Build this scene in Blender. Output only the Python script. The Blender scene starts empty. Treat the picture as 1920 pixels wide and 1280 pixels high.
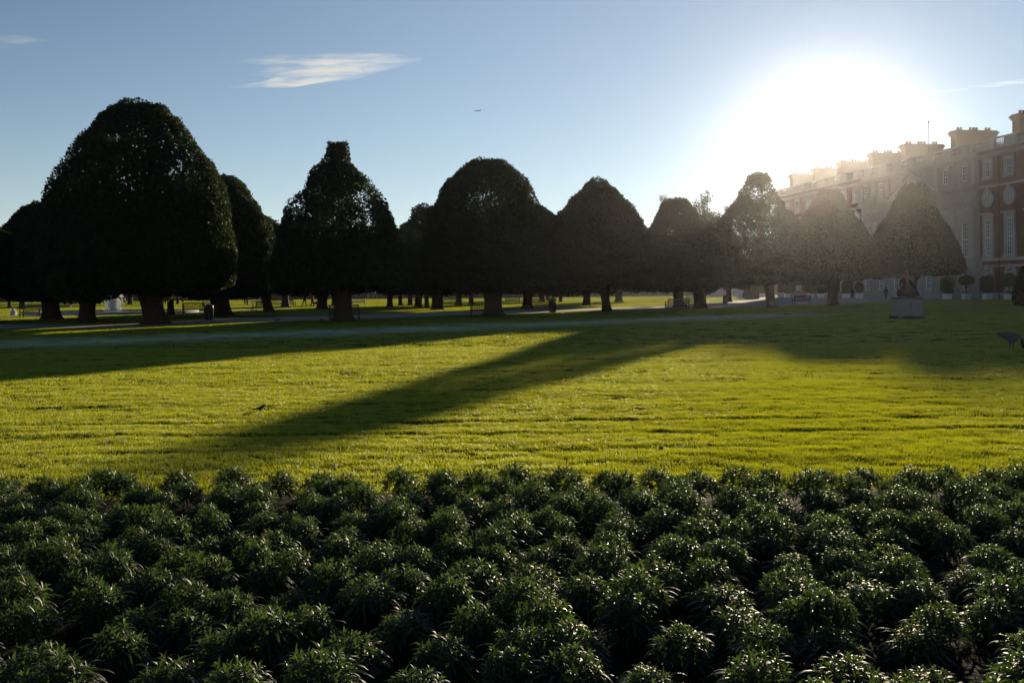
import bpy, math, random
import numpy as np
from math import sin, cos, pi, radians
from mathutils import Vector, Matrix, Quaternion

S = bpy.context.scene
COL = S.collection
F = 1867.0; CX = 960.0; HY = 546.0; EYE = 1.65; RHO = 0.009

def ray(x, y):
    """photo pixel (1920x1280) -> world direction with unit depth"""
    dx = x - CX; dy = HY - y
    a = dx*cos(RHO) + dy*sin(RHO); b = -dx*sin(RHO) + dy*cos(RHO)
    return Vector((a/F, 1.0, b/F))
def gp(x, y):
    """photo pixel -> point on level ground"""
    d = ray(x, y); t = EYE/max(1e-5, -d.z)
    return Vector((d.x*t, t, 0.0))
def at(x, y, Z):
    d = ray(x, y); return Vector((d.x*Z, Z, EYE + d.z*Z))

# ------------------------------------------------------------ camera
cam = bpy.data.cameras.new("camera"); co = bpy.data.objects.new("camera", cam); COL.objects.link(co)
cam.lens = 36.0*F/1920.0; cam.sensor_width = 36.0; cam.shift_y = -(640-HY)/1920.0
cam.clip_start = 0.1; cam.clip_end = 30000
co.location = (0, 0, EYE)
co.matrix_world = Matrix.Translation((0, 0, EYE)) @ Matrix.Rotation(radians(90), 4, 'X') @ Matrix.Rotation(-RHO, 4, 'Z')
S.camera = co

# ------------------------------------------------------------ light
sd = ray(1556, 258).normalized()
SUN_EL = math.asin(sd.z); SUN_AZ = math.atan2(sd.x, sd.y)
sun = bpy.data.lights.new("sun", 'SUN'); so = bpy.data.objects.new("sun", sun); COL.objects.link(so)
sun.energy = 5.0; sun.angle = radians(0.55); sun.color = (1.0, 0.83, 0.58)
so.rotation_mode = 'QUATERNION'; so.rotation_quaternion = sd.to_track_quat('Z', 'Y')
W = bpy.data.worlds.new("World"); S.world = W; W.use_nodes = True
nt = W.node_tree; nt.nodes.clear()
wo = nt.nodes.new('ShaderNodeOutputWorld'); bg = nt.nodes.new('ShaderNodeBackground')
sky = nt.nodes.new('ShaderNodeTexSky'); sky.sky_type = 'NISHITA'; sky.sun_disc = False
sky.sun_elevation = SUN_EL; sky.sun_rotation = SUN_AZ; sky.air_density = 1.0; sky.dust_density = 0.0; sky.ozone_density = 4.0
bg.inputs['Strength'].default_value = 0.055
# circumsolar light: the bright aureole round the low sun
geo = nt.nodes.new('ShaderNodeNewGeometry'); dot = nt.nodes.new('ShaderNodeVectorMath'); dot.operation = 'DOT_PRODUCT'
tc = nt.nodes.new('ShaderNodeTexCoord'); nrm = nt.nodes.new('ShaderNodeVectorMath'); nrm.operation = 'NORMALIZE'
nt.links.new(tc.outputs['Generated'], nrm.inputs[0]); nt.links.new(nrm.outputs[0], dot.inputs[0]); dot.inputs[1].default_value = sd
def m_(op, a, b=None):
    n = nt.nodes.new('ShaderNodeMath'); n.operation = op
    for i, v in enumerate((a, b)):
        if v is None: continue
        if isinstance(v, (int, float)): n.inputs[i].default_value = v
        else: nt.links.new(v, n.inputs[i])
    return n.outputs[0]
ang = m_('ARCCOSINE', m_('MINIMUM', dot.outputs['Value'], 1.0))
def lobe(w, k): return m_('MULTIPLY', m_('EXPONENT', m_('MULTIPLY', ang, -1.0/radians(w))), k)
wide = m_('MULTIPLY', m_('EXPONENT', m_('MULTIPLY', m_('MULTIPLY', ang, ang), -1.0/radians(33.0)**2)), 3.3)
spz = nt.nodes.new('ShaderNodeSeparateXYZ'); nt.links.new(nrm.outputs[0], spz.inputs[0])
hor = m_('MULTIPLY', m_('EXPONENT', m_('MULTIPLY', m_('ABSOLUTE', spz.outputs[2]), -1/.12)), 6.0)
glow = m_('ADD', m_('ADD', lobe(1.3, 26.0), wide), hor)
gcol = nt.nodes.new('ShaderNodeVectorMath'); gcol.operation = 'SCALE'; gcol.inputs[0].default_value = (0.97, 0.98, 0.95)
nt.links.new(glow, gcol.inputs['Scale'])
addc = nt.nodes.new('ShaderNodeVectorMath'); addc.operation = 'ADD'
nt.links.new(sky.outputs[0], addc.inputs[0]); nt.links.new(gcol.outputs[0], addc.inputs[1])
nt.links.new(addc.outputs[0], bg.inputs[0]); nt.links.new(bg.outputs[0], wo.inputs[0])
S.view_settings.view_transform = 'Standard'; S.view_settings.look = 'None'
S.view_settings.exposure = 0.55; S.view_settings.gamma = 1.0
S.cycles.max_bounces = 8; S.cycles.transparent_max_bounces = 16; S.cycles.volume_bounces = 0
S.cycles.sample_clamp_indirect = 4.0

# ------------------------------------------------------------ helpers
rng = np.random.default_rng(7)
def vnoise2(x, y, seed=0):
    x = np.asarray(x, float); y = np.asarray(y, float)
    xi = np.floor(x).astype(np.int64); yi = np.floor(y).astype(np.int64)
    fx = x-xi; fy = y-yi; fx = fx*fx*(3-2*fx); fy = fy*fy*(3-2*fy)
    def h(a, b):
        n = (a*374761393 + b*668265263 + seed*974634777) & 0x7fffffff
        n = ((n ^ (n >> 13))*1274126177) & 0x7fffffff
        return ((n ^ (n >> 16)) & 0xffff)/65535.0
    return (h(xi, yi)*(1-fx)+h(xi+1, yi)*fx)*(1-fy)+(h(xi, yi+1)*(1-fx)+h(xi+1, yi+1)*fx)*fy
def vnoise3(p, seed=0):
    i = np.floor(p).astype(np.int64); f = p-i; f = f*f*(3-2*f)
    def h(a, b, c):
        n = (a*374761393 + b*668265263 + c*2147483629 + seed*974634777) & 0x7fffffff
        n = ((n ^ (n >> 13))*1274126177) & 0x7fffffff
        return ((n ^ (n >> 16)) & 0xffff)/65535.0
    r = 0
    for a in (0, 1):
        for b in (0, 1):
            for c in (0, 1):
                w = (f[:, 0] if a else 1-f[:, 0])*(f[:, 1] if b else 1-f[:, 1])*(f[:, 2] if c else 1-f[:, 2])
                r = r + w*h(i[:, 0]+a, i[:, 1]+b, i[:, 2]+c)
    return r

def mesh_np(name, V, Fc, smooth=False):
    """V (n,3); Fc (m,k) constant-size faces"""
    me = bpy.data.meshes.new(name); V = np.asarray(V, np.float32); Fc = np.asarray(Fc, np.int32)
    m, k = Fc.shape
    me.vertices.add(len(V)); me.vertices.foreach_set('co', V.ravel())
    me.loops.add(m*k); me.loops.foreach_set('vertex_index', Fc.ravel())
    me.polygons.add(m); me.polygons.foreach_set('loop_start', np.arange(0, m*k, k, dtype=np.int32))
    me.polygons.foreach_set('loop_total', np.full(m, k, np.int32))
    if smooth: me.polygons.foreach_set('use_smooth', np.ones(m, bool))
    me.update(calc_edges=True); return me

class MB:
    def __init__(s): s.v = []; s.f = []
    def add(s, V, Fs):
        b = len(s.v); s.v += [tuple(p) for p in V]; s.f += [tuple(i+b for i in f) for f in Fs]; return s
    def box(s, x0, x1, y0, y1, z0, z1, M=None):
        V = [Vector((x, y, z)) for z in (z0, z1) for y in (y0, y1) for x in (x0, x1)]
        if M is not None: V = [M @ p for p in V]
        return s.add(V, [(0, 2, 3, 1), (4, 5, 7, 6), (0, 1, 5, 4), (2, 6, 7, 3), (0, 4, 6, 2), (1, 3, 7, 5)])
    def tube(s, pts, rad, n=8, cap=True, M=None):
        pts = [Vector(p) for p in pts]; V = []; prev = None
        for i, p in enumerate(pts):
            t = (pts[min(i+1, len(pts)-1)]-pts[max(i-1, 0)]).normalized()
            if prev is None: u = t.orthogonal().normalized()
            else: u = (prev - t*prev.dot(t)).normalized()
            prev = u; w = t.cross(u); r = rad[i] if hasattr(rad, '__len__') else rad
            for k in range(n):
                a = 2*pi*k/n; V.append(p+(u*cos(a)+w*sin(a))*r)
        if M is not None: V = [M @ p for p in V]
        Fs = [(i*n+k, i*n+(k+1) % n, (i+1)*n+(k+1) % n, (i+1)*n+k) for i in range(len(pts)-1) for k in range(n)]
        if cap: Fs += [tuple(range(n-1, -1, -1)), tuple(range((len(pts)-1)*n, len(pts)*n))]
        return s.add(V, Fs)
    def lathe(s, prof, n=16, c=(0, 0, 0), sx=1, sy=1, square=False):
        V = []
        for r, z in prof:
            for k in range(n):
                a = 2*pi*(k+.5)/n
                V.append((c[0]+r*cos(a)*sx, c[1]+r*sin(a)*sy, c[2]+z))
        m = len(prof)
        Fs = [(i*n+k, i*n+(k+1) % n, (i+1)*n+(k+1) % n, (i+1)*n+k) for i in range(m-1) for k in range(n)]
        Fs += [tuple(range(n-1, -1, -1)), tuple(range((m-1)*n, m*n))]
        return s.add(V, Fs)
    def ball(s, c, r, n=10, M=None):
        r = r if hasattr(r, '__len__') else (r, r, r); V = []; m = n//2+1
        for i in range(m+1):
            t = pi*i/m
            for k in range(n):
                a = 2*pi*k/n; V.append(Vector((c[0]+r[0]*sin(t)*cos(a), c[1]+r[1]*sin(t)*sin(a), c[2]-r[2]*cos(t))))
        if M is not None: V = [M @ p for p in V]
        return s.add(V, [(i*n+k, i*n+(k+1) % n, (i+1)*n+(k+1) % n, (i+1)*n+k) for i in range(m) for k in range(n)])
    def prism(s, poly, z0, z1, axis='z', M=None):
        n = len(poly)
        def mk(a, b, c): return Vector((a, b, c)) if axis == 'z' else (Vector((a, c, b)) if axis == 'y' else Vector((c, a, b)))
        V = [mk(p[0], p[1], z) for z in (z0, z1) for p in poly]
        if M is not None: V = [M @ p for p in V]
        return s.add(V, [tuple(range(n-1, -1, -1)), tuple(range(n, 2*n))]+[(k, (k+1) % n, n+(k+1) % n, n+k) for k in range(n)])
    def mesh(s, name, smooth=False):
        me = bpy.data.meshes.new(name); me.from_pydata(s.v, [], s.f)
        if smooth:
            for p in me.polygons: p.use_smooth = True
        me.update(); return me
    def obj(s, name, mat, parent=None, smooth=False): return link(name, s.mesh(name, smooth), mat, parent)

def link(name, me, mat=None, parent=None):
    o = bpy.data.objects.new(name, me); COL.objects.link(o)
    if mat is not None and me is not None and len(me.materials) == 0: me.materials.append(mat)
    if parent is not None: o.parent = parent
    return o
def tag(o, label=None, cat=None, group=None, kind=None):
    if label: o['label'] = label
    if cat: o['category'] = cat
    if group: o['group'] = group
    if kind: o['kind'] = kind
    return o
def thing(name, label, cat, loc=(0, 0, 0), rz=0.0, group=None):
    o = bpy.data.objects.new(name, None); COL.objects.link(o); o.location = loc; o.rotation_euler = (0, 0, rz)
    o.empty_display_size = 0.2
    return tag(o, label, cat, group)
KIDS = {}
def copy_tree(o, parent=None):
    c = o.copy(); COL.objects.link(c)
    if parent is not None: c.parent = parent
    for ch in list(o.children): copy_tree(ch, c)
    return c

# ------------------------------------------------------------ materials
def mat(name, color=(.5, .5, .5), rough=.8, spec=.3, metal=0.0, var=None, scale=5.0, bump=0.0, bscale=30.0, trans=None, coord='world'):
    m = bpy.data.materials.new(name); m.use_nodes = True; t = m.node_tree; N = t.nodes; L = t.links
    b = N['Principled BSDF']; out = N['Material Output']
    b.inputs['Roughness'].default_value = rough; b.inputs['Specular IOR Level'].default_value = spec; b.inputs['Metallic'].default_value = metal
    b.inputs['Base Color'].default_value = (*color, 1)
    g = N.new('ShaderNodeNewGeometry') if coord == 'world' else N.new('ShaderNodeTexCoord')
    P = g.outputs['Position'] if coord == 'world' else g.outputs['Object']
    if var is not None:
        n = N.new('ShaderNodeTexNoise'); n.inputs['Scale'].default_value = scale; n.inputs['Detail'].default_value = 5; n.inputs['Roughness'].default_value = .65
        L.new(P, n.inputs['Vector'])
        r = N.new('ShaderNodeValToRGB'); r.color_ramp.elements[0].position = .3; r.color_ramp.elements[1].position = .7
        r.color_ramp.elements[0].color = (*color, 1); r.color_ramp.elements[1].color = (*var, 1)
        L.new(n.outputs['Fac'], r.inputs[0]); L.new(r.outputs[0], b.inputs['Base Color']); col = r.outputs[0]
    if bump:
        n2 = N.new('ShaderNodeTexNoise'); n2.inputs['Scale'].default_value = bscale; n2.inputs['Detail'].default_value = 4; L.new(P, n2.inputs['Vector'])
        bp = N.new('ShaderNodeBump'); bp.inputs['Strength'].default_value = bump; bp.inputs['Distance'].default_value = .02
        L.new(n2.outputs['Fac'], bp.inputs['Height']); L.new(bp.outputs[0], b.inputs['Normal'])
    if trans is not None:
        tr = N.new('ShaderNodeBsdfTranslucent'); tr.inputs[0].default_value = (*trans, 1)
        ad = N.new('ShaderNodeAddShader'); L.new(b.outputs[0], ad.inputs[0]); L.new(tr.outputs[0], ad.inputs[1]); L.new(ad.outputs[0], out.inputs[0])
    return m

M_yew = mat('yew_foliage', (.011, .018, .007), .75, .15, var=(.020, .027, .010), scale=1.3, trans=(.012, .018, .004))
M_bark = mat('yew_bark', (.05, .032, .022), .9, .2, var=(.09, .06, .042), scale=6, bump=.8, bscale=9)
M_wood = mat('weathered_teak', (.10, .08, .06), .7, .3, var=(.17, .14, .11), scale=9)
M_stone = mat('portland_stone', (.31, .29, .265), .85, .3, var=(.39, .365, .34), scale=.5, bump=.1, bscale=4)
M_ped = mat('weathered_pedestal', (.20, .19, .185), .85, .3, var=(.27, .26, .25), scale=6, bump=.3, bscale=20)
M_white = mat('white_paint', (.72, .72, .70), .5, .4)
M_lead = mat('lead_roof', (.12, .13, .14), .6, .4)
M_glass = mat('window_glass', (.04, .05, .06), .06, .9)
M_bronze = mat('weathered_bronze', (.09, .055, .045), .6, .5, metal=.3, var=(.16, .10, .08), scale=8)
M_iron = mat('black_iron', (.02, .02, .022), .5, .5)
M_soil = mat('bed_soil', (.008, .006, .004), .95, .05, var=(.018, .012, .008), scale=14, bump=1.0, bscale=25)
M_gravel = mat('gravel', (.26, .22, .18), .95, .2, var=(.36, .31, .26), scale=30, bump=.5, bscale=60)
M_hedge = mat('hedge_leaf', (.03, .045, .015), .6, .3, var=(.06, .075, .025), scale=5, trans=(.01, .016, .004))
M_leaf = None

def brick_mat():
    m = bpy.data.materials.new('red_brick'); m.use_nodes = True; t = m.node_tree; N = t.nodes; L = t.links; b = N['Principled BSDF']
    tcn = N.new('ShaderNodeTexCoord'); sp = N.new('ShaderNodeSeparateXYZ'); cb = N.new('ShaderNodeCombineXYZ')
    L.new(tcn.outputs['Object'], sp.inputs[0]); ad = N.new('ShaderNodeMath'); L.new(sp.outputs[0], ad.inputs[0]); L.new(sp.outputs[1], ad.inputs[1])
    L.new(ad.outputs[0], cb.inputs[0]); L.new(sp.outputs[2], cb.inputs[1])
    br = N.new('ShaderNodeTexBrick'); br.inputs['Scale'].default_value = 1.0; br.inputs['Brick Width'].default_value = .23; br.inputs['Row Height'].default_value = .075
    br.inputs['Mortar Size'].default_value = .006; br.inputs['Color1'].default_value = (.17, .045, .026, 1); br.inputs['Color2'].default_value = (.11, .03, .02, 1); br.inputs['Mortar'].default_value = (.2, .15, .12, 1)
    L.new(cb.outputs[0], br.inputs['Vector'])
    n = N.new('ShaderNodeTexNoise'); n.inputs['Scale'].default_value = .5; n.inputs['Detail'].default_value = 5; L.new(tcn.outputs['Object'], n.inputs['Vector'])
    mx = N.new('ShaderNodeMix'); mx.data_type = 'RGBA'; mx.inputs['B'].default_value = (.10, .04, .028, 1)
    L.new(n.outputs['Fac'], mx.inputs['Factor']); L.new(br.outputs[0], mx.inputs['A']); L.new(mx.outputs['Result'], b.inputs['Base Color'])
    b.inputs['Roughness'].default_value = .9
    return m
M_brick = brick_mat()

def leaf_mat(name, c1, c2, trans, rough=.35, spec=.5, scale=40.0):
    """bedding plants: tone varies from leaf to leaf with object coordinates and per plant"""
    m = bpy.data.materials.new(name); m.use_nodes = True; t = m.node_tree; N = t.nodes; L = t.links; b = N['Principled BSDF']; out = N['Material Output']
    g = N.new('ShaderNodeNewGeometry'); n = N.new('ShaderNodeTexNoise'); n.inputs['Scale'].default_value = scale; L.new(g.outputs['Position'], n.inputs['Vector'])
    r = N.new('ShaderNodeValToRGB'); r.color_ramp.elements[0].position = .35; r.color_ramp.elements[1].position = .7
    r.color_ramp.elements[0].color = (*c1, 1); r.color_ramp.elements[1].color = (*c2, 1); L.new(n.outputs['Fac'], r.inputs[0])
    oi = N.new('ShaderNodeObjectInfo'); hs = N.new('ShaderNodeHueSaturation'); mr = N.new('ShaderNodeMapRange')
    mr.inputs['To Min'].default_value = .7; mr.inputs['To Max'].default_value = 1.25; L.new(oi.outputs['Random'], mr.inputs['Value'])
    L.new(mr.outputs[0], hs.inputs['Value']); L.new(r.outputs[0], hs.inputs['Color']); L.new(hs.outputs[0], b.inputs['Base Color'])
    b.inputs['Roughness'].default_value = rough; b.inputs['Specular IOR Level'].default_value = spec
    tr = N.new('ShaderNodeBsdfTranslucent'); tr.inputs[0].default_value = (*trans, 1)
    ad = N.new('ShaderNodeAddShader'); L.new(b.outputs[0], ad.inputs[0]); L.new(tr.outputs[0], ad.inputs[1]); L.new(ad.outputs[0], out.inputs[0])
    return m
M_leaf = leaf_mat('bedding_leaf', (.012, .022, .008), (.026, .042, .013), (.036, .060, .009), .55, .25)
M_leaf_y = leaf_mat('bedding_leaf_yellow', (.25, .14, .02), (.3, .2, .03), (.10, .05, .01))

# frost lies in a strip that stays in the shade all day
FR = [(-26, 30), (-13.6, 38), (-9, 41), (6, 53), (16.6, 64), (26, 73)]
def grass_mat(name, blade):
    m = bpy.data.materials.new(name); m.use_nodes = True; t = m.node_tree; N = t.nodes; L = t.links; b = N['Principled BSDF']; out = N['Material Output']
    def math_(op, *a):
        n = N.new('ShaderNodeMath'); n.operation = op
        for i, v in enumerate(a):
            if isinstance(v, (int, float)): n.inputs[i].default_value = v
            else: L.new(v, n.inputs[i])
        return n.outputs[0]
    g = N.new('ShaderNodeNewGeometry'); sp = N.new('ShaderNodeSeparateXYZ'); L.new(g.outputs['Position'], sp.inputs[0])
    def noise(scale, detail=3, sc=(1, 1, 1)):
        mp = N.new('ShaderNodeMapping'); mp.inputs['Scale'].default_value = sc; L.new(g.outputs['Position'], mp.inputs[0])
        n = N.new('ShaderNodeTexNoise'); n.inputs['Scale'].default_value = scale; n.inputs['Detail'].default_value = detail; L.new(mp.outputs[0], n.inputs['Vector']); return n.outputs['Fac']
    big = noise(.5, 4, (.5, 1, 1)); fine = noise(9, 3)
    r = N.new('ShaderNodeValToRGB'); r.color_ramp.elements[0].position = .32; r.color_ramp.elements[1].position = .68
    r.color_ramp.elements[0].color = (.026, .046, .006, 1); r.color_ramp.elements[1].color = (.055, .075, .012, 1)
    L.new(math_('MULTIPLY_ADD', fine, .5, math_('MULTIPLY', big, .5)), r.inputs[0])
    # frost strip: distance from the line y = 46.4 + 0.83 x
    d = math_('ABSOLUTE', math_('SUBTRACT', math_('SUBTRACT', sp.outputs[1], math_('MULTIPLY', sp.outputs[0], .83)), 48.0))
    wob = math_('MULTIPLY', noise(.35, 4), 6.0)
    fm = N.new('ShaderNodeMapRange'); fm.interpolation_type = 'SMOOTHSTEP'; fm.inputs['From Min'].default_value = 10.0; fm.inputs['From Max'].default_value = 1.5; L.new(math_('ADD', d, wob), fm.inputs['Value'])
    fx = N.new('ShaderNodeMapRange'); fx.interpolation_type = 'SMOOTHSTEP'; fx.inputs['From Min'].default_value = 24; fx.inputs['From Max'].default_value = 10; fx.inputs['To Max'].default_value = .85; L.new(sp.outputs[0], fx.inputs['Value']); frx = fx.outputs[0]
    inr = math_('MULTIPLY', math_('MULTIPLY', fm.outputs[0], frx), math_('MULTIPLY', math_('MULTIPLY', noise(3, 4, (.5, 1, 1)), math_('POWER', noise(.5, 3, (.4, 1, 1)), 1.6)), 4.2))
    mx = N.new('ShaderNodeMix'); mx.data_type = 'RGBA'; L.new(inr, mx.inputs['Factor']); L.new(r.outputs[0], mx.inputs['A']); mx.inputs['B'].default_value = (.42, .52, .55, 1)
    L.new(mx.outputs['Result'], b.inputs['Base Color'])
    b.inputs['Roughness'].default_value = .5 if blade else 1.0; b.inputs['Specular IOR Level'].default_value = .28 if blade else 0.0
    if blade:
        tr = N.new('ShaderNodeBsdfTranslucent'); hs = N.new('ShaderNodeMix'); hs.data_type = 'RGBA'
        hs.inputs['A'].default_value = (.17, .22, .003, 1); hs.inputs['B'].default_value = (.39, .375, .005, 1); L.new(fine, hs.inputs['Factor']); L.new(hs.outputs['Result'], tr.inputs[0])
        ad = N.new('ShaderNodeAddShader'); L.new(b.outputs[0], ad.inputs[0]); L.new(tr.outputs[0], ad.inputs[1]); L.new(ad.outputs[0], out.inputs[0])
    return m
M_lawn = grass_mat('lawn_turf', False); M_blade = grass_mat('grass_blade', True)

# ------------------------------------------------------------ ground
def gh(x, y):
    """lawn height: small lumps and two wheel ruts near the flower bed"""
    x = np.asarray(x, float); y = np.asarray(y, float)
    near = np.clip((y-8.2)/.6, 0, 1)*np.clip((60-y)/25, 0, 1)
    h = .028*(vnoise2(x*.55, y*1.2, 1)-.5) + .016*(vnoise2(x*1.8, y*3.2, 2)-.5) + .016*(vnoise2(x*5.5, y*8.0, 3)-.5)
    for y0, k in ((11.45+.1, .028), (12.6, .022), (14.6, .012), (10.3, .010)):
        yc = y0 + .01*x + .12*(vnoise2(x*.35, 0*x+y0, 5)-.5)
        h = h - k*np.exp(-((y-yc)/.09)**2)*(.25+1.1*vnoise2(x*1.1, 0*x+y0, 6)) + .4*k*np.exp(-((y-yc-.2)/.1)**2)
    return h*near*np.clip((34-np.abs(x))/4, 0, 1)
ys = np.concatenate([[-3000, -300, -60, -10, 0, 2.5, 5, 7, 8.0], np.arange(8.2, 24, .07), np.arange(24, 36, .16), np.arange(36, 60, .6), np.geomspace(60, 6000, 40)])
xs = np.concatenate([-np.geomspace(3000, 36, 14), np.arange(-35, -14, .3), np.arange(-14, 14, .11), np.arange(14, 35.1, .3), np.geomspace(36, 3000, 14)])
XX, YY = np.meshgrid(xs, ys); V = np.stack([XX, YY, gh(XX, YY)], -1).reshape(-1, 3)
nx = len(xs); ny = len(ys); I = (np.arange(ny-1)[:, None]*nx+np.arange(nx-1)[None, :]).ravel()
tag(link('lawn', mesh_np('lawn', V, np.stack([I, I+1, I+nx+1, I+nx], 1), True), M_lawn), kind='structure', label='wide lawn in low sun with long tree shadows')

PATH_NEAR = [(-300, 621), (0, 616), (240, 615), (440, 605), (620, 600.5), (672, 598), (882, 591), (942, 589.5), (1042, 585), (1100, 583), (1250, 578.5), (1400, 574.5), (1500, 571.5), (1640, 566.5), (1745, 562.6), (1920, 561.3), (2300, 561)]
PATH_FAR = [(2300, 556), (1920, 558.5), (1640, 553.5), (1520, 553.5), (1440, 555.5), (1350, 567), (1250, 573.5), (1100, 578), (1042, 579), (942, 582), (882, 584), (672, 590), (620, 592), (440, 596), (240, 606.5), (0, 608), (-300, 612)]
def sheet(name, pts, z, m, label=None):
    P = [gp(*p) for p in pts]; bmV = [(p.x, p.y, z) for p in P]
    import bmesh
    bm = bmesh.new(); f = bm.faces.new([bm.verts.new(v) for v in bmV]); bmesh.ops.triangulate(bm, faces=[f])
    me = bpy.data.meshes.new(name); bm.to_mesh(me); bm.free()
    for p in me.polygons:
        if p.normal.z < 0: p.flip()
    return tag(link(name, me, m), kind='structure', label=label)
sheet('gravel_path', PATH_NEAR+PATH_FAR, .006, M_gravel, 'pale gravel path curving between the lawn and the yews')
sheet('fountain_path', [(-200, 602), (0, 597.5), (100, 595.5), (240, 590.5), (330, 588.3), (460, 584), (640, 581.5), (640, 579.3), (460, 580), (330, 584), (240, 587), (0, 592), (-200, 596)], .006, M_gravel, 'gravel walk round the fountain basin')
tag(link('bed_soil', mesh_np('bed_soil', [(-9, .5, .02), (9, .5, .02), (9, 8.12, .02), (-9, 8.12, .02)], [(0, 1, 2, 3)]), M_soil), kind='structure', label='dark soil of the flower bed')

# ------------------------------------------------------------ grass (one stuff object, instanced tufts)
def tuft(seed, n, spread, hgt, w):
    r = np.random.default_rng(seed); V = []; Q = []
    for k in range(n):
        a = r.uniform(0, 2*pi); rr = spread*math.sqrt(r.uniform()); p = np.array([rr*cos(a), rr*sin(a), -.004])
        az = r.uniform(0, 2*pi); d = np.array([cos(az), sin(az), 0]); s = np.array([-sin(az), cos(az), 0])
        h = hgt*r.uniform(.55, 1.15); lean = r.uniform(.1, .9)
        b = len(V)
        for t, ww in ((0, 1), (.5, .8), (1, .12)):
            q = p+np.array([0, 0, 1])*h*t*(1-.25*lean*t)+d*h*lean*t*t; V += [q-s*w*ww/2, q+s*w*ww/2]
        Q += [(b, b+1, b+3, b+2), (b+2, b+3, b+5, b+4)]
    return mesh_np('grass_tuft', V, Q, True)
gcolc = bpy.data.collections.new('grass_tufts')
for i in range(5):
    o = bpy.data.objects.new('grass_tuft', tuft(50+i, 34, .085, .034, .0042)); o.data.materials.append(M_blade); gcolc.objects.link(o)
def inpoly(px, py, poly):
    c = np.zeros(px.shape, bool); n = len(poly)
    for i in range(n):
        x1, y1 = poly[i]; x2, y2 = poly[(i+1) % n]
        t = ((y1 > py) != (y2 > py)) & (px < (x2-x1)*(py-y1)/((y2-y1) if y2 != y1 else 1e-9)+x1); c ^= t
    return c
pathpoly = [(p.x, p.y) for p in (gp(*q) for q in PATH_NEAR+PATH_FAR)]
PX = []; PY = []; SX = []; SZ = []
for z0, z1, dens, s, sz in ((7.9, 12.5, 260, 1.0, 1.0), (12.5, 18, 170, 1.15, 1.0), (18, 30, 75, 1.7, 1.1), (30, 62, 14, 3.4, 1.4), (62, 130, 3.2, 6.5, 1.9), (130, 260, .8, 11, 2.4)):
    area = (z1-z0)*2*(.56*z1+1.5); n = int(area*dens)
    x = rng.uniform(-1, 1, n)*(.56*z1+1.5); y = rng.uniform(z0, z1, n)
    k = (np.abs(x) < .56*y+1.5) & ~inpoly(x, y, pathpoly)
    PX.append(x[k]); PY.append(y[k]); SX.append(np.full(k.sum(), s)); SZ.append(np.full(k.sum(), sz)*(.6+.8*vnoise2(x[k]*2.2, y[k]*5, 11)))
PX = np.concatenate(PX); PY = np.concatenate(PY); SX = np.concatenate(SX); SZ = np.concatenate(SZ); n = len(PX)
gm = bpy.data.meshes.new('grass'); gm.vertices.add(n); gm.vertices.foreach_set('co', np.stack([PX, PY, gh(PX, PY)], 1).astype(np.float32).ravel())
at1 = gm.attributes.new('tscale', 'FLOAT_VECTOR', 'POINT'); at1.data.foreach_set('vector', np.stack([SX, SX, SZ], 1).astype(np.float32).ravel())
at2 = gm.attributes.new('trot', 'FLOAT_VECTOR', 'POINT'); at2.data.foreach_set('vector', np.stack([0*PX, 0*PX, rng.uniform(0, 6.28, n)], 1).astype(np.float32).ravel())
at3 = gm.attributes.new('tidx', 'INT', 'POINT'); at3.data.foreach_set('value', rng.integers(0, 5, n).astype(np.int32))
gm.materials.append(M_blade)
ng = bpy.data.node_groups.new('grass_tufts', 'GeometryNodeTree')
ng.interface.new_socket('Geometry', in_out='INPUT', socket_type='NodeSocketGeometry'); ng.interface.new_socket('Geometry', in_out='OUTPUT', socket_type='NodeSocketGeometry')
gi = ng.nodes.new('NodeGroupInput'); go = ng.nodes.new('NodeGroupOutput'); ip = ng.nodes.new('GeometryNodeInstanceOnPoints')
ci = ng.nodes.new('GeometryNodeCollectionInfo'); ci.inputs['Collection'].default_value = gcolc; ci.inputs['Separate Children'].default_value = True; ci.inputs['Reset Children'].default_value = True
def named(nm, dt):
    a = ng.nodes.new('GeometryNodeInputNamedAttribute'); a.data_type = dt; a.inputs['Name'].default_value = nm; return a.outputs['Attribute']
ng.links.new(gi.outputs[0], ip.inputs['Points']); ng.links.new(ci.outputs[0], ip.inputs['Instance']); ip.inputs['Pick Instance'].default_value = True
ng.links.new(named('tidx', 'INT'), ip.inputs['Instance Index']); ng.links.new(named('tscale', 'FLOAT_VECTOR'), ip.inputs['Scale'])
er = ng.nodes.new('FunctionNodeEulerToRotation'); ng.links.new(named('trot', 'FLOAT_VECTOR'), er.inputs[0]); ng.links.new(er.outputs[0], ip.inputs['Rotation'])
ng.links.new(ip.outputs[0], go.inputs[0])
g_o = link('grass', gm); md = g_o.modifiers.new('tufts', 'NODES'); md.node_group = ng
tag(g_o, 'short mown grass of the lawn, bright where the sun strikes it', 'grass', kind='stuff')

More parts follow.
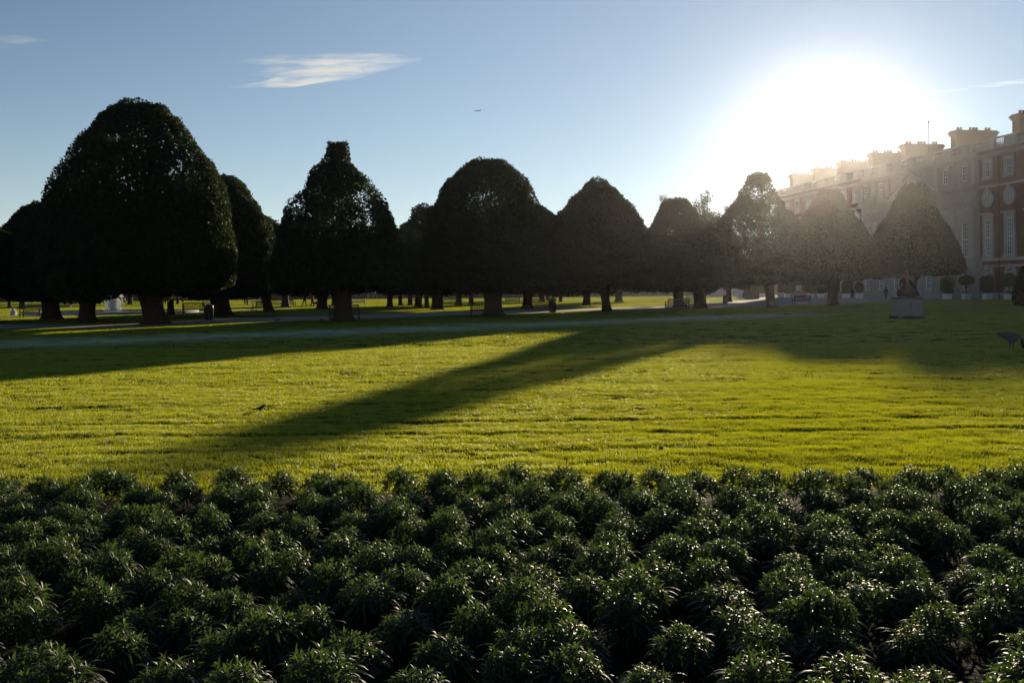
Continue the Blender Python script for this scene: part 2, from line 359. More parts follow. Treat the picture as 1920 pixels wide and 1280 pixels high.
# ------------------------------------------------------------ foliage shells
def crown_mesh(name, prof, center, z0, seed, lai=2.6, inner=True, leaf=.13, thin=(.62, .97, .45), rough=.13, floor=True, nmax=110000, notch=None):
    """prof: list of (z, radius) bottom to top; leaf-sized quads through the outer shell"""
    r = np.random.default_rng(seed); pz = np.array([p[0] for p in prof]); pr = np.array([p[1] for p in prof])
    zt = pz[-1]; zb = pz[0]; H = zt-zb
    zz = np.linspace(zb, zt, 200); rr = np.interp(zz, pz, pr)
    dr = np.gradient(rr, zz); w = np.clip(rr, .05, None)*np.sqrt(1+np.clip(dr, -6, 6)**2); cum = np.cumsum(w); area = 2*pi*float(np.sum(w)*(zz[1]-zz[0]))
    la = leaf*leaf*.35
    n = int(min(nmax, area*lai/la)); z = np.interp(r.uniform(0, cum[-1], n), cum, zz); th = r.uniform(0, 2*pi, n)
    R = np.interp(z, pz, pr); slope = np.interp(z, zz, dr)
    depth = r.exponential(.22, n)*(1+.8*(r.uniform(size=n) < .15)*3)
    ux, uy = np.cos(th), np.sin(th)
    P0 = np.stack([ux*R, uy*R, z], 1)
    depth = np.minimum(depth, R*.7)
    bump = (vnoise3(P0*.9+seed, seed)-.5)*rough*3.2+(vnoise3(P0*3.1, seed+1)-.5)*rough*2.2+r.normal(0, .03, n)
    nrm = np.stack([ux, uy, -slope], 1); nrm[:, 2] = np.clip(nrm[:, 2], -6, 6); nrm /= np.linalg.norm(nrm, axis=1)[:, None]
    P = P0+nrm*(bump-depth)[:, None]
    # thin places in the upper crown where the sky shows through
    f = (z-zb)/H; a, b, k = thin
    zone = np.clip((f-a)/.10, 0, 1)*np.clip((b-f)/.08, 0, 1)
    nz = vnoise3(P*.55+31, seed+5)*.35+vnoise3(P*2.0, seed+6)*.35+vnoise3(P*[4.5, 4.5, 7], seed+7)*.3
    keep = r.uniform(size=n) > zone*np.clip((nz-(.56-k*.11))*12, 0, 1)*(.87)
    keep &= vnoise3(P0*1.6+9, seed+8) > .10
    if inner:  # coarser sprays just inside the shell close it up
        ni = int(min(45000, area*4.0/(.35*(leaf*2.1)**2))); zi = np.interp(r.uniform(0, cum[-1], ni), cum, zz); ti = r.uniform(0, 2*pi, ni); Ri = np.interp(zi, pz, pr)
        di = leaf*1.6+r.exponential(.3, ni); Ri2 = np.clip(Ri-di, .02, None); Pi = np.stack([np.cos(ti)*Ri2, np.sin(ti)*Ri2, np.minimum(zi, zt-leaf*2.2)-.25*di*(Ri < 1.2)], 1)
        fi = (zi-zb)/H; zo = np.clip((fi-a)/.10, 0, 1)*np.clip((b-fi)/.08, 0, 1); nzi = vnoise3(Pi*.55+31, seed+5)*.4+vnoise3(Pi*2.0, seed+6)*.6
        ki = r.uniform(size=ni) > zo*np.clip((nzi-(.50-k*.18))*8+.3, 0, 1)*.97
        Pi = Pi[ki]
    if floor:
        nf = int(pi*pr[0]**2*1.6/la); q = r.uniform(size=nf)**.5*pr[0]; t2 = r.uniform(0, 2*pi, nf)
        Pf = np.stack([np.cos(t2)*q, np.sin(t2)*q, zb+.15+r.exponential(.35, nf)+.3*vnoise2(np.cos(t2)*q*.8+50, np.sin(t2)*q*.8, seed)], 1)
        P = np.concatenate([P[keep], Pf]); Nn = np.concatenate([nrm[keep], np.tile([0, 0, -1.0], (nf, 1))])
    else: P = P[keep]; Nn = nrm[keep]
    sz = np.full(len(P), leaf)
    if inner: sz = np.concatenate([sz, np.full(len(Pi), leaf*2.1)]); P = np.concatenate([P, Pi]); Nn = np.concatenate([Nn, np.tile([0, 0, 1.0], (len(Pi), 1))])
    m = len(P)
    # spray orientation: random with a bias along the surface
    u = r.normal(size=(m, 3)); u += Nn*.5; u /= np.linalg.norm(u, axis=1)[:, None]
    v = np.cross(u, r.normal(size=(m, 3))*.8+Nn*.9); v /= np.linalg.norm(v, axis=1)[:, None]
    s = (sz*r.uniform(.6, 1.35, m))[:, None]
    if floor: P = P+np.stack([0*P[:, 0], 0*P[:, 0], (vnoise2(P[:, 0]*.45+seed*7.3, P[:, 1]*.45, seed)-.42)*1.1*np.exp(-np.clip(P[:, 2]-zb, 0, 9)/.8)], 1)
    V = np.stack([P-u*s*.5, P+v*s*.33, P+u*s*.55, P-v*s*.33], 1).reshape(-1, 3)
    if center is not None: V = V+np.array([center[0], center[1], 0])
    return mesh_np(name, V, np.arange(4*m).reshape(m, 4))

def trunk_mb(rb, hz, seed, crown_r, crown_top, fork=None, limbs=9, prof=None):
    rnd = random.Random(seed); mb = MB(); n = 14; V = []; lv = 9
    prof = [(-.05, 1.6), (.05, 1.38), (.2, 1.15), (.5, 1.0), (hz*.55, .95), (hz*.8, 1.0), (hz, 1.12), (hz*1.3, .85), (hz*1.8, .42), (crown_top*.62, .2), (crown_top*.9, .05)]
    ph = [rnd.uniform(0, 6.28) for _ in range(4)]
    for z, k in prof:
        for j in range(n):
            a = 2*pi*j/n; w = 1+.13*sin(3*a+ph[0]+z*.6)+.08*sin(5*a+ph[1])+ (.22*max(0, .3-z)*sin(4*a+ph[2]) if z < .3 else 0)
            V.append((rb*k*w*cos(a)+.06*sin(z*1.2+ph[3])*rb*2, rb*k*w*sin(a), z))
    mb.add(V, [(i*n+j, i*n+(j+1) % n, (i+1)*n+(j+1) % n, (i+1)*n+j) for i in range(len(prof)-1) for j in range(n)]+[tuple(range((len(prof)-1)*n, len(prof)*n))])
    for k in range(limbs):
        a = 2*pi*k/limbs+rnd.uniform(-.3, .3); z = hz*rnd.uniform(.8, 2.2) if k < limbs*.6 else rnd.uniform(hz*1.8, crown_top*.6); L = crown_r*rnd.uniform(.55, .8)*(1 if z < crown_top*.4 else .28)
        p = Vector((cos(a)*rb*.5, sin(a)*rb*.5, z)); pts = [p]; up = rnd.uniform(.4, 1.1)
        for s in range(1, 5): pts.append(Vector((cos(a+.08*s*rnd.uniform(-1, 1)), sin(a), 0))*(rb*.5+L*s/4)+Vector((0, 0, z+up*L*s/4*(.5+s/8))))
        if prof:
            for q_ in pts[1:]:
                q_.z = min(q_.z, crown_top*.93); mr_ = float(np.interp(q_.z, [a_[0] for a_ in prof], [a_[1] for a_ in prof]))*.85; l_ = math.hypot(q_.x, q_.y)
                if l_ > mr_: q_.x *= mr_/l_; q_.y *= mr_/l_
        mb.tube(pts, [rb*.3, rb*.2, rb*.13, rb*.08, rb*.03], 6)
    return mb

def yew(x, y, wpx, top, prof_px, bot, label, seed, thin=(.62, .97, .45), back=False, cx=None, lai=None, fork=False, group=None, name='yew_tree', limbs=9, smooth=False):
    """x,y: trunk foot in the photo; prof_px: [(y, halfwidth px)] top to bottom"""
    g = gp(x, y); Z = g.y; px = F/Z
    hy = HY-RHO*(x-CX)
    t = thing(name, label, 'tree', (g.x, g.y, 0), 0, group)
    zz = lambda yy: EYE+(hy-yy)/px
    pr = [(zz(yy), hw/px) for yy, hw in prof_px]; pr.sort()
    hb = zz(bot); r0 = pr[0][1]
    pr = [(z, r) for z, r in pr if z > hb+.1]; pr = [(hb, r0*.88), (hb+.35, r0*.98)]+[p for p in pr if p[0] > hb+.4]
    pr = pr+[(pr[-1][0]+.06, .02)]
    leaf = .14 if not back else .22
    if smooth: leaf = .10
    off = 0 if cx is None else (cx-x)/px
    me = crown_mesh('crown', pr, (off, 0), hb, seed, lai=lai or (3.0 if not back else 2.2), leaf=leaf, thin=thin, **(dict(rough=.08, nmax=170000) if smooth else {}))
    link('crown', me, M_yew, t)
    tm = trunk_mb(wpx/px/2, hb, seed, r0, pr[-1][0], limbs=limbs, prof=pr)
    tr = tm.obj('trunk', M_bark, t, True)
    if off:  # the trunk leans towards the middle of the crown
        for v in tr.data.vertices: v.co.x += off*min(1, max(0, v.co.z/ (pr[-1][0]*.6)))
    return t

yew(287, 608, 40, 195, [(195, 34), (200, 48), (215, 66), (235, 82), (260, 100), (280, 113), (300, 128), (320, 141), (350, 156), (385, 164), (420, 168), (450, 171), (500, 174), (540, 172)], 551, 'biggest dome-shaped yew with sky showing through its crown, thick trunk at the path edge', 1, cx=262, thin=(.45, .93, .35), limbs=14)
yew(413, 593, 34, 330, [(331, 48), (334, 58), (341, 66), (355, 83), (379, 97), (394, 104), (410, 112), (435, 122), (460, 130), (500, 138), (540, 140)], 549, 'rounded yew tucked against the right side of the biggest yew', 2, thin=(2, 3, 0), cx=386)
yew(505, 585, 17, 405, [(405, 20), (412, 32), (425, 42), (450, 58), (500, 72), (540, 75)], 549, 'small round-shouldered yew in the gap before the flat-topped yew', 3, thin=(2, 3, 0), cx=484)
yew(95, 599, 30, 380, [(380, 22), (390, 42), (405, 58), (425, 72), (445, 84), (480, 95), (540, 100)], 553, 'lower yew left of the biggest yew with trunk beside a bench', 4, thin=(2, 3, 0), cx=88)
yew(164, 603, 28, 350, [(350, 40), (400, 90), (450, 120), (500, 130), (540, 132)], 552, 'yew with stout straight trunk just left of the fountain jet', 5, thin=(2, 3, 0))
yew(-62, 606, 34, 400, [(400, 20), (410, 40), (428, 62), (440, 80), (470, 95), (540, 105)], 553, 'dark yew cut off by the left edge of the photo', 6, thin=(2, 3, 0))
yew(641, 601, 32, 266, [(266, 17), (272, 19), (290, 24), (301, 28), (313, 36), (326, 48), (340, 60), (354, 72), (368, 82), (388, 93), (409, 103), (430, 111), (460, 119), (500, 124), (535, 125)], 546, 'cone-shaped yew with narrow flat top and airy crown', 7, thin=(.34, .97, .62), cx=636, limbs=22)
yew(926, 592, 34, 300, [(300, 22), (304, 30), (313, 45), (327, 61), (344, 76), (361, 87), (378, 95), (395, 104), (412, 111), (450, 124), (500, 132), (540, 135)], 547, 'broad dome-shaped yew at the middle of the row with a bench behind its trunk', 8, thin=(.50, .93, .55), cx=914, limbs=14)
yew(989, 579, 17, 388, [(386, 20), (392, 36), (400, 48), (412, 60), (440, 75), (500, 88), (540, 90)], 547, 'low yew forming the right shoulder of the middle dome-shaped yew', 9, thin=(2, 3, 0), cx=992)
yew(1137, 584, 16, 338, [(338, 12), (345, 24), (357, 35), (372, 50), (387, 62), (402, 73), (420, 86), (445, 98), (480, 108), (540, 114)], 546, 'bell-shaped yew with solid crown right of the middle dome', 10, thin=(2, 3, 0), cx=1123)
yew(1273, 575, 18, 372, [(371, 14), (376, 24), (385, 31), (400, 38), (418, 47), (440, 60), (480, 72), (535, 76)], 543, 'narrow yew with rough top behind the bench', 11, thin=(.5, .95, .3), cx=1271, lai=2.4)
yew(1311, 579, 21, 432, [(424, 20), (432, 40), (445, 56), (470, 72), (500, 80), (535, 82)], 541, 'low yew with thick dark trunk right of the bench', 12, thin=(2, 3, 0))
yew(1446, 577, 17, 327, [(327, 13), (331, 21), (342, 27), (360, 34), (378, 43), (399, 58), (413, 70), (425, 78), (450, 84), (490, 88), (526, 84)], 527, 'tall yew with narrow rounded top and gaps beside the white urn', 13, thin=(.12, .98, .38), cx=1424, limbs=16)
yew(1561, 573, 19, 354, [(354, 11), (358, 18), (367, 25), (390, 37), (409, 50), (424, 61), (439, 71), (470, 84), (500, 90), (520, 92)], 526, 'smooth cone-shaped yew under the sun in front of the palace', 14, thin=(2, 3, 0), cx=1556, smooth=True)
yew(1709, 571, 17, 345, [(344, 13), (350, 21), (371, 31), (390, 40), (409, 50), (435, 66), (457, 78), (490, 89), (512, 93)], 519, 'smooth cone-shaped yew behind the bronze statue', 15, thin=(2, 3, 0), cx=1713, smooth=True)
yew(1948, 574, 20, 500, [(470, 10), (490, 22), (505, 33), (530, 42), (565, 45)], 571, 'dark clipped yew cut off by the right edge of the photo', 16, thin=(2, 3, 0), back=True)
BACK = [
 (17, 576, 5, 470, 46, 'thin-trunked yew seen beyond the bench end at far left'),
 (42, 579, 10, 455, 60, 'yew whose trunk stands just behind the end of the left bench'),
 (244, 571, 9, 462, 60, 'yew with straight trunk just right of the fountain jet'),
 (233, 567, 4, 480, 40, 'slim yew between the fountain jet and the straight trunk'),
 (320, 591, 12, 450, 74, 'yew with trunk close to the right of the biggest trunk'),
 (333, 570, 5, 480, 44, 'small yew on the sunny lawn left of the slatted bench'),
 (343, 566, 4, 488, 36, 'second of the small yews above the slatted bench'),
 (348, 564, 2.6, 490, 30, 'thinnest of the small yews above the slatted bench'),
 (535, 577, 14, 484, 24, 'yew with tangled many-stemmed trunk left of the walkers'),
 (604, 580, 19, 455, 74, 'yew whose trunk hides half of the flat-topped yew from the walkers'),
 (625, 572, 6, 470, 50, 'yew with pale slim trunk close to the left of the flat-topped yew'),
 (731, 576, 10, 436, 56, 'yew with grey trunk right of the flat-topped yew'),
 (750.5, 573, 7, 440, 46, 'yew with slim trunk next to the grey one'),
 (786, 577, 13, 452, 60, 'yew with waisted trunk left of the middle dome'),
 (821, 581, 20, 440, 72, 'yew with leaning double trunk left of the middle dome'),
 (860, 572, 11, 450, 56, 'yew with trunk flaring into its crown behind the middle dome'),
 (884, 572, 9, 450, 56, 'yew with plain trunk just left of the middle dome trunk'),
 (1016, 566, 10, 455, 46, 'yew beyond the planted bin, nearer of a close pair'),
 (1027, 562, 6, 460, 40, 'yew beyond the planted bin, farther of a close pair'),
 (1099, 573, 15, 440, 64, 'yew left of the bell-shaped yew'),
 (1160, 566, 13, 452, 50, 'yew on the bright lawn right of the bell-shaped yew'),
 (1366, 566, 9, 452, 40, 'shadowy yew between the litter bin and the white urn'),
]
for i, (x, y, w, top, hw, lab) in enumerate(BACK):
    H0 = 550-top
    yew(x, y, w, top, [(top, hw*.25), (top+.06*H0, hw*.45), (top+.2*H0, hw*.7), (top+.45*H0, hw*.92), (top+.7*H0, hw), (top+.95*H0, hw)], (549 if x < 700 else 546 if x < 1300 else 540), lab, 40+i, thin=(2, 3, 0), back=True, group=None)
# narrow tops seen in the saddle left of the middle dome
yew(800, 577, 8, 385, [(385, 12), (392, 22), (405, 28), (425, 36), (450, 44), (530, 52)], 546, 'slim light-pierced yew top rising left of the middle dome', 90, thin=(.1, .97, .7), back=True)
yew(768, 573, 8, 417, [(417, 10), (422, 16), (435, 24), (460, 34), (530, 40)], 546, 'small rounded yew top in the saddle right of the flat-topped yew', 91, thin=(2, 3, 0), back=True)

# ------------------------------------------------------------ loose deciduous tree behind the narrow yew
def loose_tree():
    g = gp(1308, 566); Z = g.y; px = F/Z
    t = thing('broadleaf_tree', 'loose leafy tree with open twiggy crown rising behind the narrow yew', 'tree', g)
    rnd = random.Random(5); mb = MB(); tips = []
    topz = EYE+(543-364)/px
    mb.tube([(0, 0, -.1), (0, 0, 1.5), (.2, 0, 3.4), (.1, .1, 5)], [.3, .25, .22, .2], 10)
    def grow(p, d, L, r, lv):
        pts = [p]; q = p.copy(); dd = d.copy()
        for s in range(4):
            dd = (dd+Vector((rnd.uniform(-.25, .25), rnd.uniform(-.25, .25), rnd.uniform(-.05, .2)))).normalized(); q = q+dd*L/4; pts.append(q.copy())
        mb.tube(pts, [r, r*.85, r*.7, r*.55, r*.4], 5)
        if lv == 0: tips.extend(pts[1:]); return
        for k in range(3 if lv > 1 else 4):
            a = rnd.uniform(0, 6.28); grow(pts[rnd.choice((2, 3, 4))], (dd+Vector((cos(a), sin(a), rnd.uniform(-.2, .5)))*.9).normalized(), L*.68, r*.5, lv-1)
    for k in range(6):
        a = 2*pi*k/6; grow(Vector((.1, .05, rnd.uniform(3.5, 5))), Vector((cos(a)*.8, sin(a)*.8, .8)).normalized(), 3.6, .12, 3)
    mx = max(v[2] for v in mb.v); k = (topz)/mx
    ob = mb.obj('trunk', M_bark, t, True)
    for v in ob.data.vertices: v.co.z *= k; v.co.x *= .95*k
    P = np.array([[p.x*.95*k, p.y, p.z*k] for p in tips]); r = np.random.default_rng(3)
    P = np.repeat(P, 16, 0)+r.normal(0, .2, (len(P)*16, 3)); m = len(P)
    u = r.normal(size=(m, 3)); u /= np.linalg.norm(u, axis=1)[:, None]; v = np.cross(u, r.normal(size=(m, 3))); v /= np.linalg.norm(v, axis=1)[:, None]; s = r.uniform(.12, .28, m)[:, None]
    V = np.stack([P-u*s*.5, P+v*s*.3, P+u*s*.5, P-v*s*.3], 1).reshape(-1, 3)
    link('crown', mesh_np('crown', V, np.arange(4*m).reshape(m, 4)), M_yew, t)
loose_tree()

# ------------------------------------------------------------ palace
FD = Vector((-.158, .9874, 0)).normalized(); PA = math.atan2(FD.y, FD.x)
pal = thing('palace', 'long red brick palace with pale stone centre, round windows and tall chimneys', 'palace', (65, 128, 0), PA)
S0, S1 = -22.0, 73.0; C0, C1 = 7.7, 38.8; DP = 14.0
MB().box(S0, C0, -DP, 0, 0, 20.0).obj('wall', M_brick, pal); MB().box(C1, S1, -DP, 0, 0, 20.0).obj('wall', M_brick, pal)
b = MB(); b.box(C0, C1, -DP, .45, 0, 20.0); b.box(C0-.6, C0, -1, .25, 0, 5.5); o = b.obj('stone_front', M_stone, pal)
b = MB()
def band(z0, z1, out, s0=S0, s1=S1, base=0): b.box(s0, s1, base+.002, base+out, z0, z1)
for (a0, a1, bs) in ((S0, C0-.003, 0), (C1+.003, S1, 0)):
    band(15.0, 15.3, .16, a0, a1, bs); band(5.1, 5.5, .14, a0, a1); band(4.3, 4.55, .12, a0, a1); band(0, .9, .1, a0, a1)
    band(18.95, 19.2, .35, a0, a1); band(19.2, 19.4, .6, a0, a1)
band(18.95, 19.2, .35, C0, C1, .45); band(19.2, 19.4, .6, C0, C1, .45)
band(14.9, 15.25, .45, C0, C1, .45); band(15.25, 15.5, .75, C0, C1, .45); band(13.9, 14.1, .2, C0, C1, .45); band(12.3, 12.55, .25, C0, C1, .45); band(5.0, 5.4, .3, C0, C1, .45); band(4.4, 4.6, .18, C0, C1, .45)
b.obj('cornice', M_stone, pal)
# pilasters and ground floor rustication of the stone centre
BAY = 4.44
for k in range(8):
    b = MB()
    s = C0+.45+k*BAY*.985
    b.box(s-.42, s+.42, .452, .95, 5.8, 11.7); b.box(s-.55, s+.55, .452, 1.08, 5.4, 5.8); b.box(s-.6, s+.6, .452, 1.14, 11.7, 12.298)
    for j in range(8): b.box(s-.6, s+.6, .452, .70, .3+j*.52, .3+j*.52+.46)
    b.obj('pilaster', M_stone, pal)
    MB().box(s-.4, s+.4, .452, .7, 15.502, 18.94).obj('upper_pilaster', M_stone, pal)
# carved frieze
b = MB(); rnd = random.Random(2)
for k in range(150):
    s = C0+.4+k*(C1-C0-.8)/150; b.ball((s, .5, 13.2+.35*sin(k*1.1)), (.16, .14, .28*rnd.uniform(.6, 1.1)), 6)
b.obj('carved_frieze', M_stone, pal)
# pediment
b = MB(); b.prism([(16.3, 15.5), (30.2, 15.5), (23.25, 19.1)], .45, .9, 'y'); b.prism([(15.9, 15.5), (16.9, 15.5), (23.25, 18.85), (29.6, 15.5), (30.6, 15.5), (23.25, 19.45)], .9, 1.25, 'y')
b.obj('pediment', M_stone, pal)
# parapet: solid dies alternating with balusters
b = MB()
s = S0; k = 0
while s < S1-1:
    o2 = .45 if C0 <= s < C1 else 0
    b.box(s, min(s+2.3, S1), -.35+o2, -.05+o2, 20.0, 21.3)
    b2 = MB()
    for j in range(6): b2.lathe([(.08, 0), (.05, .15), (.11, .4), (.05, .75), (.08, .9)], 6, (s+2.3+.17+j*.37, -.2+o2, 20.25))
    b2.obj('balustrade', M_stone, pal)
    s += 4.44
b.box(S0, S1, -.4, .06, 21.3, 21.5); b.box(S0, S1, -.38, .04, 20.003, 20.25)
b.obj('parapet', M_stone, pal)
b = MB(); b.box(S0+.5, S1-.5, -DP+.5, -.6, 20.0, 20.6); b.obj('roof', M_lead, pal)
# chimneys: broad slabs standing across the roof
def chimney(s, w, top=24.0, y0=-.6, dep=6.2):
    c = MB(); c.box(s-.7, s+.7, y0-dep, y0, 20.55, top-.75); c.box(s-.85, s+.85, y0-dep-.15, y0+.15, top-.75, top-.45); c.box(s-1.0, s+1.0, y0-dep-.3, y0+.3, top-.45, top-.2); c.box(s-.85, s+.85, y0-dep-.15, y0+.15, top-.2, top)
    for j in (.1, .18, .42, .5, .58, .82, .9): c.lathe([(.22, 0), (.17, .45), (.22, .5)], 8, (s, y0-dep*j, top))
    co_ = c.obj('chimney', M_brick, pal); return co_
for s in (-12.5, .9, 14.4, 27.6, 37.5, 48.4, 58.2, 67.8): chimney(s, 1.4)
c = MB(); c.tube([(24.5, -3, 20.6), (24.5, -3, 27.0)], .05, 6); c.ball((24.5, -3, 27.0), .14, 6); c.obj('flagpole', M_iron, pal)
# windows
def sash(w, h, nxp, nyp, mid=True):
    m = MB(); t = .05
    m.box(-w/2, -w/2+.08, .03, .10, 0, h); m.box(w/2-.08, w/2, .03, .10, 0, h); m.box(-w/2+.081, w/2-.081, .03, .10, 0, .09); m.box(-w/2+.081, w/2-.081, .03, .10, h-.08, h)
    for i in range(1, nxp): m.box(-w/2+i*w/nxp-.02, -w/2+i*w/nxp+.02, .035, .08, .091, h-.081)
    for j in range(1, nyp): tk = .05 if (mid and j == nyp//2) else .02; m.box(-w/2+.081, w/2-.081, .036, .085, j*h/nyp-tk, j*h/nyp+tk)
    return m
def surround(w, h, ear=True, arch=False):
    m = MB(); e = .42
    m.box(-w/2-e, -w/2, .002, .22, -.05, h+.003); m.box(w/2, w/2+e, .002, .22, -.05, h+.003); m.box(-w/2-e-(.1 if ear else 0), w/2+e+(.1 if ear else 0), .002, .24, h+.004, h+e)
    m.box(-w/2-e-.12, w/2+e+.12, .002, .34, -.35, -.051)
    return m
def pane(w, h):
    m = MB(); m.box(-w/2+.02, w/2-.02, .004, .03, .02, h-.02); return m
KM = {}
def windowset(kind):
    if kind in KM: return KM[kind]
    if kind == 'attic': w, h = 1.25, 2.05; A, B, C = surround(w, h), sash(w, h, 3, 4), pane(w, h)
    elif kind == 'tall':
        w, h = 1.35, 4.75; A, B, C = surround(w, h, False), sash(w, h, 3, 8), pane(w, h); A.box(-w/2-.7, w/2+.7, .002, .5, h+.75, h+.95); A.box(-w/2-.5, w/2+.5, .002, .2, h+.43, h+.748)
    elif kind == 'low':
        w, h = 1.4, 2.3; A, B, C = MB(), sash(w, h, 4, 4), pane(w, h)
        A.box(-w/2-.4, -w/2, .002, .2, -.05, h); A.box(w/2, w/2+.4, .002, .2, -.05, h); A.box(-w/2-.5, w/2+.5, .002, .3, -.3, -.051)
        n = 10; out = [(cos(pi*i/n)*(w/2+.42), h+sin(pi*i/n)*(.42+.45)) for i in range(n+1)]; inn = [(cos(pi*i/n)*(w/2), h+sin(pi*i/n)*.45) for i in range(n+1)]
        for i in range(n): A.prism([out[i], out[i+1], inn[i+1], inn[i]], .002, .2, 'y')
        A.box(-.16, .16, .002, .32, h+.4, h+1.0)
        arcp = [(cos(pi*i/n)*(w/2), h+.002+sin(pi*i/n)*.45) for i in range(n+1)]; C.prism(arcp, .004, .03, 'y')
        for i in (1, 2, 3): B.box(-w/2+i*w/4-.02, -w/2+i*w/4+.02, .035, .08, h+.001, h+.38)
    elif kind == 'lowstone': w, h = 1.4, 2.5; A, B, C = surround(w, h, False), sash(w, h, 4, 5), pane(w, h)
    elif kind == 'door': w, h = 1.5, 3.4; A, B, C = surround(w, h, False), sash(w, h, 4, 6), pane(w, h)
    elif kind == 'round':
        A, B, C = MB(), MB(), MB(); n = 28
        o_ = [(cos(2*pi*i/n)*1.22, sin(2*pi*i/n)*1.22) for i in range(n)]; i_ = [(cos(2*pi*i/n)*.84, sin(2*pi*i/n)*.84) for i in range(n)]; k_ = [(cos(2*pi*i/n)*.76, sin(2*pi*i/n)*.76) for i in range(n)]
        for i in range(n):
            j = (i+1) % n; A.prism([o_[i], o_[j], i_[j], i_[i]], .002, .22, 'y'); B.prism([i_[i], i_[j], k_[j], k_[i]], .03, .12, 'y')
        C.prism(i_, .004, .03, 'y')
        for i in (-.45, -.15, .15, .45):
            L_ = math.sqrt(.76**2-i*i); B.box(i-.025, i+.025, .035, .08, -L_, L_); B.box(-L_, L_, .036, .085, i-.025, i+.025)
        A.prism([(-.18, 1.1), (.18, 1.1), (.26, 1.5), (-.26, 1.5)], .224, .32, 'y')
    KM[kind] = (A.mesh('window'), B.mesh('sash'), C.mesh('pane')); KM[kind][0].materials.append(M_stone); KM[kind][1].materials.append(M_white); KM[kind][2].materials.append(M_glass)
    return KM[kind]
def window(kind, s, z, out):
    A, B, C = windowset(kind); w = link('window', A, None, pal); w.location = (s, out, z); link('sash', B, None, w); link('pane', C, None, w)
k = -6
while True:
    s = 1.26+k*BAY
    if s > S1-1.5: break
    if s > S0+1.5:
        st = C0 < s < C1; o_ = .45 if st else 0
        inped = 16.3 < s < 30.2
        window('attic', s, 16.35, o_) if not inped else None
        if not st: window('round', s, 13.5, o_)
        window('tall', s, 5.85, o_)
        window('lowstone' if st else 'low', s, 1.35, o_)
    k += 1
# drainpipes
for s in (3.45, 43.0): MB().tube([(s, .12, 0), (s, .12, 18.9)], .07, 8).obj('drainpipe', M_iron, pal)

# garden wall and pavilion beyond the palace end
g0 = at(1462, 556, 205); 
M_wallb = mat('old_brick', (.13, .08, .06), .9, .2, var=(.19, .13, .10), scale=.6)
wl = thing('garden_wall', 'long low brick garden wall running beyond the white urn', 'wall', (0, 0, 0))
def wallrun(p, q, h, th, mt, par, nm='wall_run'):
    d = (q-p); L = d.length; a = math.atan2(d.y, d.x); M = Matrix.Translation((p.x, p.y, 0)) @ Matrix.Rotation(a, 4, 'Z')
    m = MB(); m.box(0, L, -th/2, th/2, 0, h, M); m.obj(nm, mt, par); m = MB(); m.box(-.05, L+.05, -th/2-.08, th/2+.08, h+.002, h+.15, M); m.obj('coping', M_stone, par)
wallrun(Vector((-10, 258, 0)), Vector((95, 266, 0)), 3.4, .4, M_wallb, wl)
pv = thing('pavilion', 'cream garden pavilion partly seen between tree branches', 'building', (54, 246, 0), .1)
MB().box(-5, 5, 0, 7, 0, 5.6).obj('wall', M_stone, pv); m = MB(); m.prism([(-5.6, 5.602), (5.6, 5.602), (0, 8)], -.5, 7.5, 'y'); m.obj('roof', M_lead, pv)
for x in (-3.2, 0, 3.2): w_ = MB().box(x-.5, x+.5, -.12, -.002, 1.4, 4.2).obj('window', M_white, pv); MB().box(x-.4, x+.4, -.14, -.122, 1.5, 4.1).obj('pane', M_glass, w_)

# ------------------------------------------------------------ far edge of the garden
M_far = mat('far_twigs', (.12, .095, .07), .9, .1, var=(.20, .16, .12), scale=.7)
def twig_mass(x0, x1, Y, h, n, seed, dy=10):
    r = np.random.default_rng(seed); m = n; P = np.stack([r.uniform(x0, x1, m), Y+r.uniform(-dy, dy, m), r.uniform(0, 1, m)], 1)
    P[:, 2] = P[:, 2]*h*(.55+.6*vnoise2(P[:, 0]*.12, P[:, 1]*.1, seed))
    u = r.normal(size=(m, 3)); u[:, 2] = np.abs(u[:, 2])*1.6+.4; u /= np.linalg.norm(u, axis=1)[:, None]; v = np.cross(u, r.normal(size=(m, 3))); v /= np.linalg.norm(v, axis=1)[:, None]; s = r.uniform(.3, 1.0, m)[:, None]
    V = np.stack([P-u*s*.9, P+v*s*.2, P+u*s*.9, P-v*s*.2], 1).reshape(-1, 3); return mesh_np('distant_wood', V, np.arange(4*m).reshape(m, 4))
tag(link('distant_wood', twig_mass(-230, 120, 300, 8.5, 74000, 3), M_far), 'distant bare brown wood closing off the garden behind the yews', 'wood', kind='stuff')
hd = MB(); 
tag(link('clipped_hedge', crown_mesh('clipped_hedge', [(0, 1), (.5, 1), (1.9, 1), (2.0, .8)], None, 0, 5, lai=5, leaf=.3, thin=(2, 3, 0)), M_hedge), 'round clipped bush far off on the lawn', 'bush').location = (22, 235, 0)
